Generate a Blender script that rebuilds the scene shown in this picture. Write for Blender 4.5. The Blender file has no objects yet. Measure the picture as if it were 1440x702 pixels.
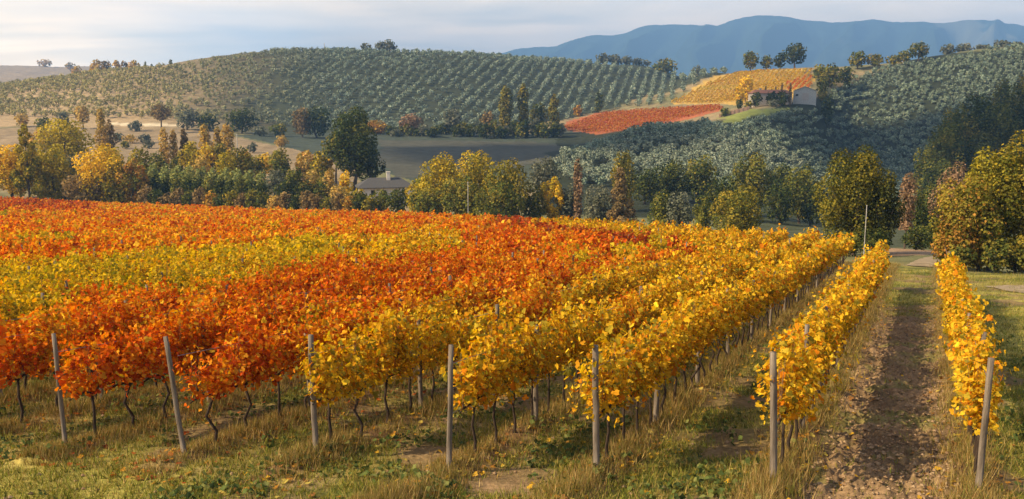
import bpy, math, random
import numpy as np

# ------------------------------------------------------------------ camera, sky, sun, exposure
SC = bpy.context.scene
COL = SC.collection
F = 1300.0                                   # focal length in photograph pixels (1440 wide)
PITCH = math.atan(211 / F)
cam_d = bpy.data.cameras.new("camera")
cam_d.sensor_width = 36.0
cam_d.lens = F / 1440 * 36
cam_d.clip_start = 0.1
cam_d.clip_end = 40000
cam = bpy.data.objects.new("camera", cam_d)
cam.rotation_euler = (math.pi / 2 - PITCH, 0, 0)
COL.objects.link(cam)
SC.camera = cam

SUN_EL = math.radians(36)
SUN_AZ = math.radians(-109)                   # measured from straight ahead, negative is left
sun_vec = np.array([math.sin(SUN_AZ) * math.cos(SUN_EL), math.cos(SUN_AZ) * math.cos(SUN_EL), math.sin(SUN_EL)])
sl = bpy.data.lights.new("sun", 'SUN')
sl.energy = 5.0
sl.angle = math.radians(0.6)
sl.color = (1.0, 0.78, 0.48)
so = bpy.data.objects.new("sun", sl)
from mathutils import Vector, Matrix
so.rotation_euler = Vector(sun_vec).to_track_quat('Z', 'Y').to_euler()
COL.objects.link(so)

world = bpy.data.worlds.new("World")
SC.world = world
world.use_nodes = True
wn = world.node_tree; wn.nodes.clear()
def N(nt, typ, **kw):
    n = nt.nodes.new(typ)
    for k, v in kw.items():
        if k in n.inputs: n.inputs[k].default_value = v
        else: setattr(n, k, v)
    return n
def L(nt, a, b): nt.links.new(a, b)
sky = N(wn, 'ShaderNodeTexSky', sky_type='NISHITA')
sky.sun_disc = False
sky.sun_elevation = SUN_EL
sky.sun_rotation = SUN_AZ
sky.dust_density = 2.0
tc = N(wn, 'ShaderNodeTexCoord')
sep = N(wn, 'ShaderNodeSeparateXYZ'); L(wn, tc.outputs['Generated'], sep.inputs[0])
den = N(wn, 'ShaderNodeMath', operation='ADD'); L(wn, sep.outputs[2], den.inputs[0]); den.inputs[1].default_value = 0.10
dx = N(wn, 'ShaderNodeMath', operation='DIVIDE'); L(wn, sep.outputs[0], dx.inputs[0]); L(wn, den.outputs[0], dx.inputs[1])
dy = N(wn, 'ShaderNodeMath', operation='DIVIDE'); L(wn, sep.outputs[1], dy.inputs[0]); L(wn, den.outputs[0], dy.inputs[1])
cmb = N(wn, 'ShaderNodeCombineXYZ'); L(wn, dx.outputs[0], cmb.inputs[0]); L(wn, dy.outputs[0], cmb.inputs[1])
mpw = N(wn, 'ShaderNodeMapping'); L(wn, cmb.outputs[0], mpw.inputs[0])
mpw.inputs['Rotation'].default_value = (0, 0, math.radians(-18))
mpw.inputs['Scale'].default_value = (0.33, 0.62, 1)
mpw.inputs['Location'].default_value = (3.1, 1.7, 0)
cn = N(wn, 'ShaderNodeTexNoise', Scale=1.1, Detail=7.0, Roughness=0.52, Distortion=0.5); L(wn, mpw.outputs[0], cn.inputs['Vector'])
cr = N(wn, 'ShaderNodeValToRGB'); L(wn, cn.outputs['Fac'], cr.inputs[0])
cr.color_ramp.elements[0].position = 0.36; cr.color_ramp.elements[0].color = (0.5, 0.5, 0.5, 1)
cr.color_ramp.elements[1].position = 0.60; cr.color_ramp.elements[1].color = (0.97, 0.97, 0.97, 1)
cn2 = N(wn, 'ShaderNodeTexNoise', Scale=0.8, Detail=5.0); L(wn, cmb.outputs[0], cn2.inputs['Vector'])
cr2 = N(wn, 'ShaderNodeValToRGB'); L(wn, cn2.outputs['Fac'], cr2.inputs[0])
cr2.color_ramp.elements[0].position = 0.3; cr2.color_ramp.elements[0].color = (12.6, 11.8, 10.9, 1)
cr2.color_ramp.elements[1].position = 0.62; cr2.color_ramp.elements[1].color = (19.0, 15.6, 11.8, 1)
# the cloud veil thins out overhead and leaves clear blue sky there
cov = N(wn, 'ShaderNodeMapRange'); L(wn, sep.outputs[2], cov.inputs[0])
cov.inputs[1].default_value = 0.13; cov.inputs[2].default_value = 0.36; cov.inputs[3].default_value = 1.0; cov.inputs[4].default_value = 0.12
cm_ = N(wn, 'ShaderNodeMath', operation='MULTIPLY'); L(wn, cr.outputs[0], cm_.inputs[0]); L(wn, cov.outputs[0], cm_.inputs[1])
mxs = N(wn, 'ShaderNodeMix', data_type='RGBA')
L(wn, cm_.outputs[0], mxs.inputs[0]); L(wn, sky.outputs[0], mxs.inputs[6]); # the veil is brighter and creamier towards the sun, greyer away from it
side = N(wn, 'ShaderNodeMapRange'); L(wn, sep.outputs[0], side.inputs[0])
side.inputs[1].default_value = -0.55; side.inputs[2].default_value = 0.5
sr = N(wn, 'ShaderNodeValToRGB'); L(wn, side.outputs[0], sr.inputs[0])
sr.color_ramp.elements[0].color = (.98, .82, .60, 1); sr.color_ramp.elements[1].color = (.80, .76, .74, 1)
sm_ = N(wn, 'ShaderNodeMix', data_type='RGBA', blend_type='MULTIPLY'); sm_.inputs[0].default_value = 1.0
L(wn, cr2.outputs[0], sm_.inputs[6]); L(wn, sr.outputs[0], sm_.inputs[7]); L(wn, sm_.outputs[2], mxs.inputs[7])
bg = N(wn, 'ShaderNodeBackground', Strength=0.10); L(wn, mxs.outputs[2], bg.inputs[0])
wo = N(wn, 'ShaderNodeOutputWorld'); L(wn, bg.outputs[0], wo.inputs[0])

SC.view_settings.view_transform = 'Standard'
SC.view_settings.look = 'None'
SC.view_settings.exposure = 1.0
SC.view_settings.gamma = 1.0
SC.cycles.max_bounces = 5
SC.cycles.diffuse_bounces = 3
SC.cycles.glossy_bounces = 1
SC.cycles.transmission_bounces = 3
SC.cycles.transparent_max_bounces = 4
SC.cycles.volume_bounces = 0
SC.cycles.use_denoising = True

HAZE_WARM = (.42e-4, (1.0, .74, .44), .6)      # dust: strongly forward scattering
HAZE_BLUE = (1.8e-4, (.045, .40, 1.0), 0.0)        # air: scatters blue evenly

# ------------------------------------------------------------------ helpers
rng = np.random.default_rng(7)
random.seed(7)
def ray(px, py):
    """sideways and vertical slope of the sight line through a place in the photograph"""
    a = (px - 720) / F; b = (351 - py) / F
    y = math.cos(PITCH) + b * math.sin(PITCH); z = -math.sin(PITCH) + b * math.cos(PITCH)
    return a / y, z / y
def slope(py): return ray(720, py)[1]
def proj(x, y, z):
    y = np.maximum(y, 0.1)
    d = y * math.cos(PITCH) - z * math.sin(PITCH)
    u = y * math.sin(PITCH) + z * math.cos(PITCH)
    return 720 + F * x / d, 351 - F * u / d
def sm(a, b, x):
    t = np.clip((np.asarray(x, float) - a) / (b - a), 0, 1); return t * t * (3 - 2 * t)
def hash2(ix, iy, seed=0):
    h = (ix.astype(np.int64) * 374761393 + iy.astype(np.int64) * 668265263 + seed * 2147483647) & 0xffffffff
    h = ((h ^ (h >> 13)) * 1274126177) & 0xffffffff
    return ((h ^ (h >> 16)) & 0xffff) / 65535.0
def vnoise(x, y, seed=0):
    ix = np.floor(x); iy = np.floor(y); fx = x - ix; fy = y - iy
    fx = fx * fx * (3 - 2 * fx); fy = fy * fy * (3 - 2 * fy)
    a = hash2(ix, iy, seed); b = hash2(ix + 1, iy, seed); c = hash2(ix, iy + 1, seed); d = hash2(ix + 1, iy + 1, seed)
    return (a * (1 - fx) + b * fx) * (1 - fy) + (c * (1 - fx) + d * fx) * fy
def fbm(x, y, o=4, seed=0):
    s = 0; w = 0.5; t = 0
    for i in range(o):
        s = s + w * vnoise(x * 2 ** i + 17.3 * i, y * 2 ** i - 9.1 * i, seed + i); t += w; w *= 0.5
    return s / t
def inpoly(px, py, poly):
    r = np.zeros(np.shape(px), bool); n = len(poly)
    for i in range(n):
        x1, y1 = poly[i]; x2, y2 = poly[(i + 1) % n]
        c = (y1 > py) != (y2 > py)
        if y1 != y2:
            xi = (x2 - x1) * (py - y1) / (y2 - y1) + x1
            r ^= c & (px < xi)
    return r
def pchip(x, xs, ys):
    """monotone cubic through xs, ys; ys may carry extra trailing axes"""
    xs = np.asarray(xs, float); ys = np.asarray(ys, float)
    h = np.diff(xs); sh = (-1,) + (1,) * (ys.ndim - 1)
    dl = np.diff(ys, axis=0) / h.reshape(sh)
    m = np.zeros_like(ys)
    a, b = dl[:-1], dl[1:]
    with np.errstate(all='ignore'):
        hm = 2 * a * b / (a + b)
    m[1:-1] = np.where(a * b > 0, hm, 0); m[0] = dl[0]; m[-1] = dl[-1]
    x = np.clip(x, xs[0], xs[-1])
    i = np.clip(np.searchsorted(xs, x, side='right') - 1, 0, len(h) - 1)
    return i, (x - xs[i]) / h[i], h[i], m

def new_obj(name, mesh, parent=None, mat=None, label=None, cat=None, group=None, kind=None, loc=None):
    o = bpy.data.objects.new(name, mesh)
    if mat is not None and mesh is not None and not mesh.materials: mesh.materials.append(mat)
    COL.objects.link(o)
    if parent is not None: o.parent = parent
    if loc is not None: o.location = loc
    if label: o["label"] = label
    if cat: o["category"] = cat
    if group: o["group"] = group
    if kind: o["kind"] = kind
    return o
def mesh_np(name, V, faces_n, idx, col=None, smooth=False):
    """V (n,3); faces all with faces_n corners; idx flat corner indices; col (n,3) per vertex"""
    me = bpy.data.meshes.new(name)
    nf = len(idx) // faces_n
    me.vertices.add(len(V)); me.vertices.foreach_set("co", np.ascontiguousarray(V, np.float32).ravel())
    me.loops.add(len(idx)); me.loops.foreach_set("vertex_index", np.ascontiguousarray(idx, np.int32).ravel())
    me.polygons.add(nf); me.polygons.foreach_set("loop_start", np.arange(nf, dtype=np.int32) * faces_n)
    me.polygons.foreach_set("loop_total", np.full(nf, faces_n, np.int32))
    me.polygons.foreach_set("use_smooth", np.full(nf, bool(smooth)))
    me.update(calc_edges=True)
    if col is not None:
        at = me.color_attributes.new("tint", 'FLOAT_COLOR', 'POINT')
        c = np.ones((len(V), 4), np.float32); c[:, :3] = col
        at.data.foreach_set("color", c.ravel())
    return me

# leaf templates: (verts, faces all of equal corner count)
VINE_T = (np.array([[0, -.1, 0], [0, 1, .0], [.42, -.22, .10], [.60, .25, .14], [.33, .42, .06], [.42, .78, .10],
                    [-.42, -.22, .10], [-.60, .25, .14], [-.33, .42, .06], [-.42, .78, .10]]) - [0, .35, 0],
          [[0, 2, 3, 4, 5, 1], [0, 1, 9, 8, 7, 6]])
QUAD_T = (np.array([[-.5, -.45, 0], [.42, -.55, .12], [.55, .5, 0], [-.45, .52, .1]]), [[0, 1, 2, 3]])
def frames(nrm, r):
    nrm = nrm / np.maximum(np.linalg.norm(nrm, axis=1, keepdims=True), 1e-6)
    a = r.normal(size=nrm.shape)
    t = np.cross(nrm, a); t /= np.maximum(np.linalg.norm(t, axis=1, keepdims=True), 1e-6)
    return t, np.cross(nrm, t), nrm
def leaves(P, nrm, size, col, tpl, r, name="foliage"):
    tv, tf = tpl
    t, b, n = frames(nrm, r)
    size = np.broadcast_to(np.asarray(size, float), (len(P),))
    V = P[:, None, :] + size[:, None, None] * (tv[None, :, 0, None] * t[:, None] + tv[None, :, 1, None] * b[:, None] + tv[None, :, 2, None] * n[:, None])
    k = len(tv); tf = np.array(tf)
    vcol = np.repeat(col, k, axis=0) * np.tile(r.uniform(.80, 1.12, k), len(P))[:, None]
    if k > 4: vcol = vcol * r.uniform(.72, 1.18, (len(vcol), 1))
    idx = (tf[None] + (np.arange(len(P)) * k)[:, None, None]).reshape(-1)
    return mesh_np(name, V.reshape(-1, 3), tf.shape[1], idx, vcol)
def tube_data(path, radii, sides=6):
    path = np.asarray(path, float); V = []; Q = []
    n = len(path)
    for i in range(n):
        d = path[min(i + 1, n - 1)] - path[max(i - 1, 0)]; d /= max(np.linalg.norm(d), 1e-6)
        ref = np.array([0, 0, 1.0]) if abs(d[2]) < .9 else np.array([1.0, 0, 0])
        a = np.cross(d, ref); a /= np.linalg.norm(a); b = np.cross(d, a)
        for s in range(sides):
            q = 2 * math.pi * s / sides
            V.append(path[i] + radii[i] * (a * math.cos(q) + b * math.sin(q)))
    for i in range(n - 1):
        for s in range(sides):
            s2 = (s + 1) % sides
            Q.append([i * sides + s, i * sides + s2, (i + 1) * sides + s2, (i + 1) * sides + s])
    # closed top and bottom with quads fanned in pairs
    for base in (0, (n - 1) * sides):
        for s in range(1, sides - 2, 2):
            Q.append([base, base + s, base + s + 1, base + s + 2])
    return np.array(V), np.array(Q)
def join_data(items):
    V = []; Q = []; o = 0
    for v, q in items:
        V.append(v); Q.append(q + o); o += len(v)
    return np.concatenate(V), np.concatenate(Q)
def tubes_mesh(name, items, smooth=True):
    V, Q = join_data(items)
    return mesh_np(name, V, 4, Q.reshape(-1), None, smooth)
def box_data(c, s, rz=0.0):
    c = np.asarray(c, float); s = np.asarray(s, float) / 2
    v = np.array([[x, y, z] for z in (-1, 1) for y in (-1, 1) for x in (-1, 1)]) * s
    ca, sa = math.cos(rz), math.sin(rz)
    v = np.stack([v[:, 0] * ca - v[:, 1] * sa, v[:, 0] * sa + v[:, 1] * ca, v[:, 2]], 1) + c
    return v, np.array([[0, 2, 3, 1], [4, 5, 7, 6], [0, 1, 5, 4], [2, 6, 7, 3], [0, 4, 6, 2], [1, 3, 7, 5]])
def ordn(n):
    w = ["zeroth", "first", "second", "third", "fourth", "fifth", "sixth", "seventh", "eighth", "ninth", "tenth"]
    if n < len(w): return w[n]
    return "%d%s" % (n, "th" if 10 <= n % 100 <= 20 else {1: "st", 2: "nd", 3: "rd"}.get(n % 10, "th"))

# ------------------------------------------------------------------ materials
def leaf_mat(name, transl=0.35, rough_col=0.0, gain=1.0):
    m = bpy.data.materials.new(name); m.use_nodes = True; nt = m.node_tree; nt.nodes.clear()
    at = N(nt, 'ShaderNodeAttribute', attribute_name="tint")
    d = N(nt, 'ShaderNodeBsdfDiffuse'); t = N(nt, 'ShaderNodeBsdfTranslucent')
    hs = N(nt, 'ShaderNodeHueSaturation', Saturation=1.12, Value=1.15 * gain); L(nt, at.outputs[0], hs.inputs['Color'])
    L(nt, at.outputs[0], d.inputs[0]); L(nt, hs.outputs[0], t.inputs[0])
    mx = N(nt, 'ShaderNodeMixShader'); mx.inputs[0].default_value = transl
    L(nt, d.outputs[0], mx.inputs[1]); L(nt, t.outputs[0], mx.inputs[2])
    o = N(nt, 'ShaderNodeOutputMaterial'); L(nt, mx.outputs[0], o.inputs[0])
    return m
def noise_mat(name, c1, c2, scale=3.0, rough=0.9, bump=0.0, stretch=(1, 1, 1), detail=6.0, attr=False):
    m = bpy.data.materials.new(name); m.use_nodes = True; nt = m.node_tree
    p = nt.nodes['Principled BSDF']; p.inputs['Roughness'].default_value = rough
    p.inputs['Specular IOR Level'].default_value = 0.15
    g = N(nt, 'ShaderNodeTexCoord'); mp = N(nt, 'ShaderNodeMapping'); L(nt, g.outputs['Object'], mp.inputs[0])
    mp.inputs['Scale'].default_value = stretch
    n = N(nt, 'ShaderNodeTexNoise', Scale=scale, Detail=detail, Roughness=0.6); L(nt, mp.outputs[0], n.inputs['Vector'])
    r = N(nt, 'ShaderNodeValToRGB'); L(nt, n.outputs['Fac'], r.inputs[0])
    r.color_ramp.elements[0].position = 0.3; r.color_ramp.elements[0].color = (*c1, 1)
    r.color_ramp.elements[1].position = 0.7; r.color_ramp.elements[1].color = (*c2, 1)
    L(nt, r.outputs[0], p.inputs['Base Color'])
    if bump:
        b = N(nt, 'ShaderNodeBump', Strength=bump, Distance=0.05); L(nt, n.outputs['Fac'], b.inputs['Height']); L(nt, b.outputs[0], p.inputs['Normal'])
    return m
M_VINE = leaf_mat("vine_leaf", 0.42)
M_LEAF = leaf_mat("tree_leaf", 0.30)
M_OLIVE = leaf_mat("olive_leaf", 0.12)
M_GRASS = leaf_mat("grass_blade", 0.30)
M_BARK = noise_mat("bark", (.030, .022, .016), (.10, .075, .055), 14, .95, .6, (1, 1, .25))
M_VBARK = noise_mat("vine_bark", (.018, .013, .010), (.065, .045, .032), 25, .95, .8, (1, 1, .2))
M_CANE = noise_mat("vine_cane", (.10, .055, .03), (.20, .12, .06), 12, .85)
M_POST = noise_mat("weathered_wood", (.060, .048, .038), (.235, .195, .155), 9, .9, .8, (1, 1, .14))
M_CONC = noise_mat("pale_concrete", (.22, .21, .20), (.33, .32, .30), 6, .9)
M_WIRE = noise_mat("galvanised_wire", (.18, .18, .18), (.28, .28, .28), 6, .5)
M_STONE = noise_mat("stone_wall", (.22, .20, .17), (.42, .38, .33), 2.5, .95, .4)
M_PLASTER = noise_mat("pale_plaster", (.45, .42, .37), (.62, .58, .52), 1.2, .9)
M_ROOF = noise_mat("dark_tiles", (.035, .038, .042), (.10, .095, .09), 4, .85, .5, (1, 6, 1))
M_ROOFR = noise_mat("terracotta_tiles", (.16, .07, .045), (.30, .14, .09), 4, .85, .5, (1, 6, 1))
M_SHED = noise_mat("pale_sheet_metal", (.22, .24, .24), (.32, .34, .33), 1.5, .6, 0)
M_GLASS = noise_mat("dark_glass", (.012, .014, .016), (.03, .032, .036), 2, .2)
M_WOODD = noise_mat("dark_wood", (.05, .035, .025), (.10, .07, .05), 5, .8)

# ------------------------------------------------------------------ terrain
K = -slope(275)
H0 = 4.9366
THETA = math.atan(ray(1306, 275)[0])
DU = np.array([math.sin(THETA), math.cos(THETA)])      # along the vine rows
DV = np.array([-math.cos(THETA), math.sin(THETA)])     # across them, to the left
E_PX = [-600, -300, 0, 200, 400, 600, 740, 900, 1000, 1080, 1200, 1300, 1440, 1900]
E_Y = [236, 232, 226, 212, 187, 150, 122, 99, 82, 75, 64, 57, 52, 50]
E_T = [ray(p, 280)[0] for p in E_PX]
def edgeY(t): return np.interp(t, E_T, E_Y)
T0, T450 = ray(0, 280)[0], ray(450, 280)[0]
def plane_z(t, Y):
    return -H0 - K * Y + 2.7 * np.clip((Y - 80) / 150, 0, 1.2) ** 2 * np.clip((T450 - t) / (T450 - T0), 0, 1.3)
COLS = {
    -600: [(270, 285), (330, 250), (450, 200), (540, 175), (760, 140), (950, 140), (2500, 96), (3500, 104), (12000, 118)],
    0: [(262, 288), (330, 245), (400, 208), (480, 185), (540, 168), (750, 121), (930, 126), (1500, 118), (2500, 94), (3500, 106), (12000, 122)],
    200: [(250, 288), (300, 248), (380, 215), (460, 192), (520, 174), (800, 97), (1000, 110), (1800, 112), (2600, 97), (3500, 108), (12000, 122)],
    400: [(228, 290), (280, 252), (380, 218), (470, 194), (510, 187), (800, 73), (1000, 90), (2500, 115), (12000, 124)],
    600: [(200, 302), (240, 284), (290, 256), (380, 222), (470, 200), (530, 182), (800, 75.5), (1000, 92), (2500, 115), (12000, 126)],
    800: [(180, 322), (230, 288), (290, 245), (320, 222), (350, 228), (440, 210), (530, 186), (610, 160), (850, 88), (1000, 98), (2500, 118), (12000, 126)],
    900: [(150, 332), (200, 310), (250, 275), (320, 228), (370, 184), (400, 190), (470, 186), (520, 172), (600, 150), (700, 125), (880, 93), (1000, 102), (2500, 118), (12000, 126)],
    1000: [(125, 342), (180, 318), (230, 290), (300, 235), (370, 184), (400, 176), (440, 168), (490, 156), (560, 140), (620, 117), (680, 102), (800, 118), (2500, 120), (12000, 126)],
    1080: [(115, 346), (180, 320), (235, 288), (300, 238), (360, 196), (395, 174), (425, 153), (460, 149), (500, 140), (560, 118), (620, 98), (800, 116), (2500, 120), (12000, 126)],
    1140: [(100, 352), (170, 326), (240, 298), (310, 262), (370, 228), (420, 185), (450, 150), (470, 144), (520, 128), (630, 96), (800, 112), (2500, 120), (12000, 126)],
    1200: [(88, 356), (150, 332), (250, 304), (330, 284), (420, 252), (480, 212), (530, 165), (575, 125), (650, 93), (800, 108), (2500, 120), (12000, 126)],
    1300: [(82, 356), (130, 346), (250, 300), (350, 272), (430, 232), (500, 170), (560, 118), (650, 80), (800, 98), (2500, 118), (12000, 126)],
    1440: [(75, 378), (120, 352), (200, 308), (300, 262), (400, 205), (480, 150), (560, 98), (640, 63), (800, 80), (2500, 118), (12000, 126)],
    1900: [(70, 380), (120, 355), (200, 305), (300, 255), (450, 160), (560, 100), (640, 60), (800, 80), (2500, 118), (12000, 126)],
}
NYT = 700
LY = np.linspace(math.log(2.0), math.log(13000), NYT)
YT = np.exp(LY)
ct, tab = [], []
for p, kn in sorted(COLS.items()):
    t = ray(p, 200)[0]; ct.append(t)
    e = float(edgeY(t)); lo = [y for y in np.exp(np.linspace(math.log(2.0), math.log(e), 40))]
    ys = np.array(lo + [k[0] for k in kn] + [13500]); zs = np.array([plane_z(t, y) for y in lo] + [k[0] * slope(k[1]) for k in kn] + [13500 * slope(125)])
    i, f, h, m = pchip(YT, ys, zs)
    z = (2 * f**3 - 3 * f**2 + 1) * zs[i] + (f**3 - 2 * f**2 + f) * h * m[i] + (-2 * f**3 + 3 * f**2) * zs[i + 1] + (f**3 - f**2) * h * m[i + 1]
    tab.append(z)
ct = np.array(ct); tab = np.array(tab)
NTT = 500
TT = np.linspace(ct[0], ct[-1], NTT)
i, f, h, m = pchip(TT, ct, tab)
f = f[:, None]; h = h[:, None]
TAB = (2 * f**3 - 3 * f**2 + 1) * tab[i] + (f**3 - 2 * f**2 + f) * h * m[i] + (-2 * f**3 + 3 * f**2) * tab[i + 1] + (f**3 - f**2) * h * m[i + 1]
def coarse(x, y):
    x = np.asarray(x, float); y = np.asarray(y, float)
    r = np.hypot(x, y)
    tc = ct[-1]; tl = ct[0]
    az = np.arctan2(x, y)
    azc = np.clip(az, math.atan(tl), math.atan(tc))
    Y = np.where(az == azc, y, r * np.cos(azc)); t = np.tan(azc)
    a = (np.log(np.maximum(Y, 2.0)) - LY[0]) / (LY[1] - LY[0]); a = np.clip(a, 0, NYT - 1.001)
    b = (t - TT[0]) / (TT[1] - TT[0]); b = np.clip(b, 0, NTT - 1.001)
    ia = a.astype(int); ib = b.astype(int); fa = a - ia; fb = b - ib
    z = (TAB[ib, ia] * (1 - fa) + TAB[ib, ia + 1] * fa) * (1 - fb) + (TAB[ib + 1, ia] * (1 - fa) + TAB[ib + 1, ia + 1] * fa) * fb
    return z, t, Y
ROWV = [-1.04, 2.04, 4.96, 7.3, 9.95, 12.2, 14.6]
while ROWV[-1] < 240: ROWV.append(ROWV[-1] + 2.5)
ROWV = np.array(ROWV)
def rowu0(v): return 15.75 - 0.28 * v if v < 60 else -1.0
def uv(x, y): return x * DU[0] + y * DU[1], x * DV[0] + y * DV[1]
def rowdist(v):
    i = np.clip(np.searchsorted(ROWV, v), 1, len(ROWV) - 1)
    return np.minimum(np.abs(v - ROWV[i - 1]), np.abs(v - ROWV[i]))
def ground(x, y):
    z, t, Y = coarse(x, y)
    u, v = uv(np.asarray(x, float), np.asarray(y, float))
    fade = 1 - sm(60, 110, Y)
    rd = rowdist(v)
    infield = (v > -2.2) & (Y < edgeY(t)) & (u > 15.1 - 3.2 * (v < 9) - .28 * np.minimum(v, 60))
    z = z + 0.10 * np.exp(-(rd / 0.42) ** 2) * 1.5 * fade * infield               # low banks under the vines
    z = z + (fbm(x / 3.1, y / 3.1, 3, 5) - .5) * 0.16 * fade
    z = z + (fbm(x * 1.6, y * 1.6, 3, 9) - .5) * 0.09 * fade
    lane = sm(-.75, -.4, v) * (1 - sm(1.35, 1.7, v)) * (1 - sm(34, 46, u))   # turned soil between the two right rows
    cl = fbm(x * 4.2, y * 4.2, 3, 31)
    z = z + lane * (np.abs(cl - .5) * 0.46 - .07 - .07 * np.exp(-((v - .0) / .17) ** 2) - .07 * np.exp(-((v - 1.05) / .17) ** 2))
    far = sm(150, 320, Y)
    z = z + far * (fbm(x / 38, y / 38, 4, 3) - .5) * 3.0 * np.clip(Y / 600, .3, 3)
    return z
def gz(x, y): return float(ground(np.array([x]), np.array([y]))[0])

angs = np.concatenate([np.linspace(-180, -50, 46)[:-1], np.linspace(-50, -34, 60)[:-1], np.linspace(-34, 34, 860)[:-1], np.linspace(34, 50, 60)[:-1], np.linspace(50, 180, 46)])
rad = np.concatenate([np.linspace(0.4, 8, 14)[:-1], np.exp(np.linspace(math.log(8), math.log(80), 420))[:-1], np.exp(np.linspace(math.log(80), math.log(12500), 430))])
A, R = np.meshgrid(np.radians(angs), rad)
RM = np.where(A > math.radians(-12), 9300, np.where(A > math.radians(-36), 2900, 1500 / np.maximum(np.abs(np.sin(np.minimum(A, -.5))), .4)))
RM = np.where(A > math.radians(40), 4500, RM)
k_ = 700.0
R = np.where(R > k_, k_ + (R - k_) * (RM - k_) / (12500 - k_), R)      # the sheet ends just beyond the skyline of each direction
GX = R * np.sin(A); GY = R * np.cos(A)
GZ = ground(GX, GY)
na, nr = len(angs), len(rad)
px, py = proj(GX, GY, GZ)
t_ = np.tan(np.clip(A, -1.2, 1.2)); u_, v_ = uv(GX, GY); eY = edgeY(t_)
def C(*c): return np.array(c)
grass = C(.105, .115, .026); drygrass = C(.26, .19, .075); soil = C(.165, .108, .062); darksoil = C(.075, .055, .035)
def mixc(a, b, f): return a * (1 - f[..., None]) + b * f[..., None]
n1 = fbm(GX / 1.3, GY / 1.3, 4, 41); n2 = fbm(GX / 6, GY / 6, 3, 43); n3 = fbm(GX * 2.3, GY * 2.3, 3, 47); nb = fbm(GX / 45, GY / 45, 4, 49)
col = np.ones(GX.shape + (3,)) * grass
col = mixc(col, C(.27, .235, .055), sm(.42, .62, n1))
col = mixc(col, drygrass, sm(.50, .68, n2) * .75)
col = mixc(col, C(.16, .105, .055), sm(.58, .70, fbm(GX / 2.1 + 40, GY / 1.4, 3, 141)) * .8 * (GY < 60))
infield = (v_ > -2.0) & (GY < eY + 3) & (GY > 0) & (u_ > 15.0 - 3.2 * (v_ < 9) - .28 * np.minimum(v_, 60) + (n2 - .5) * 3)
rd = rowdist(v_)
col = mixc(col, mixc(np.ones_like(col) * C(.12, .072, .036), drygrass * .8, sm(.35, .65, n3)), (1 - sm(.35, .62, rd + (n1 - .5) * .35)) * infield)
lane = sm(-.85, -.5, v_) * (1 - sm(1.45, 1.8, v_)) * (1 - sm(36, 46, u_ + (n2 - .5) * 12)) * (GY > 0)
sc = mixc(np.ones_like(col) * soil, C(.25, .165, .09), sm(.4, .65, n3)); sc = mixc(sc, grass * 1.1, sm(.60, .70, n1) * .6)
col = mixc(col, sc, lane * .95)
for a_, b_, w in ((5.5, 6.8, .75), (2.5, 4.3, .3), (8, 9.4, .35), (10.6, 11.6, .5), (13, 14, .4)):
    l2 = sm(a_ - .3, a_ + .2, v_) * (1 - sm(b_ - .2, b_ + .3, v_)) * infield * sm(.38, .58, n1) * w
    col = mixc(col, sc, l2)
mid = sm(0, 12, GY - eY)                                                   # beyond the vineyard
tan = C(.30, .22, .13); valley_shade = C(.05, .062, .045)
far = mixc(np.ones_like(col) * C(.13, .13, .06), C(.22, .17, .09), sm(.4, .65, nb))
col = mixc(col, far, mid)
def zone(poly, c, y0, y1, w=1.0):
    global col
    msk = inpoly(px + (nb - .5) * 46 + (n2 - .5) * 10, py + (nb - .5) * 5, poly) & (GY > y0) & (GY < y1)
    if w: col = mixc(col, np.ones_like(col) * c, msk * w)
stripe = .85 + .3 * vnoise(GX / 1.1 + GY * .12, GY / 60, 52); col = col * np.where(GY > 240, stripe, 1.0)[..., None]
zone([(-300, 150), (330, 160), (560, 186), (560, 200), (-300, 196)], C(.13, .13, .06), 380, 540, .6)
zone([(-300, 182), (300, 178), (325, 192), (400, 208), (500, 220), (500, 262), (-300, 264)], tan * .8, 262, 540, .85)
col = np.where((mid * (py > 160) * (GY < 560) * (px < 900))[..., None] > .5, col * (.72 + .56 * fbm(GX / 9, GY / 26, 4, 57))[..., None], col)
zone([(330, 190), (560, 188), (700, 190), (1000, 175), (900, 245), (600, 262), (430, 214)], valley_shade, 245, 540)  # valley and tree shade put into a dark ground colour
zone([(540, 192), (720, 196), (880, 216), (700, 236), (540, 250)], C(.065, .066, .05), 262, 480)  # shaded valley meadow, its darkness put into the colour
zone([(800, 202), (900, 208), (960, 212), (860, 205)], C(.28, .24, .12), 300, 520)
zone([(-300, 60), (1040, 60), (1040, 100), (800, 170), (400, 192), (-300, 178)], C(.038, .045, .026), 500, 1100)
left_glow = (inpoly(px, py, [(-300, 60), (480, 60), (480, 192), (-300, 178)]) & (GY > 500) & (GY < 1100)) * (1 - sm(120, 420, px + (nb - .5) * 120)) * .85
col = mixc(col, np.ones_like(col) * C(.36, .26, .14), left_glow)  # warm glow on the left slope put into the ground colour
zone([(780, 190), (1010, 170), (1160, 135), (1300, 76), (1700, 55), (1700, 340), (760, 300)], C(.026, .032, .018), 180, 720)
zone([(785, 182), (850, 158), (1012, 148), (1020, 156), (900, 182), (850, 190)], C(.30, .10, .04), 440, 700)
zone([(938, 147), (1012, 147), (1110, 148), (1142, 128), (1142, 98), (1050, 100), (1015, 108)], C(.38, .25, .06), 440, 700)
zone([(1008, 172), (1030, 160), (1060, 154), (1112, 152), (1100, 156), (1060, 165), (1030, 173)], C(.17, .19, .045), 380, 470)
zone([(150, 172), (250, 174), (250, 178), (150, 176)], C(.5, .42, .28), 400, 560)
zone([(1030, 290), (1420, 290), (1420, 346), (1240, 348), (1030, 342)], C(.045, .055, .03), 78, 280, .85)  # meadow shade put into the ground colour as darker green
zone([(1243, 346), (1335, 348), (1335, 356), (1245, 360)], C(.26, .17, .10), 60, 110)
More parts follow.
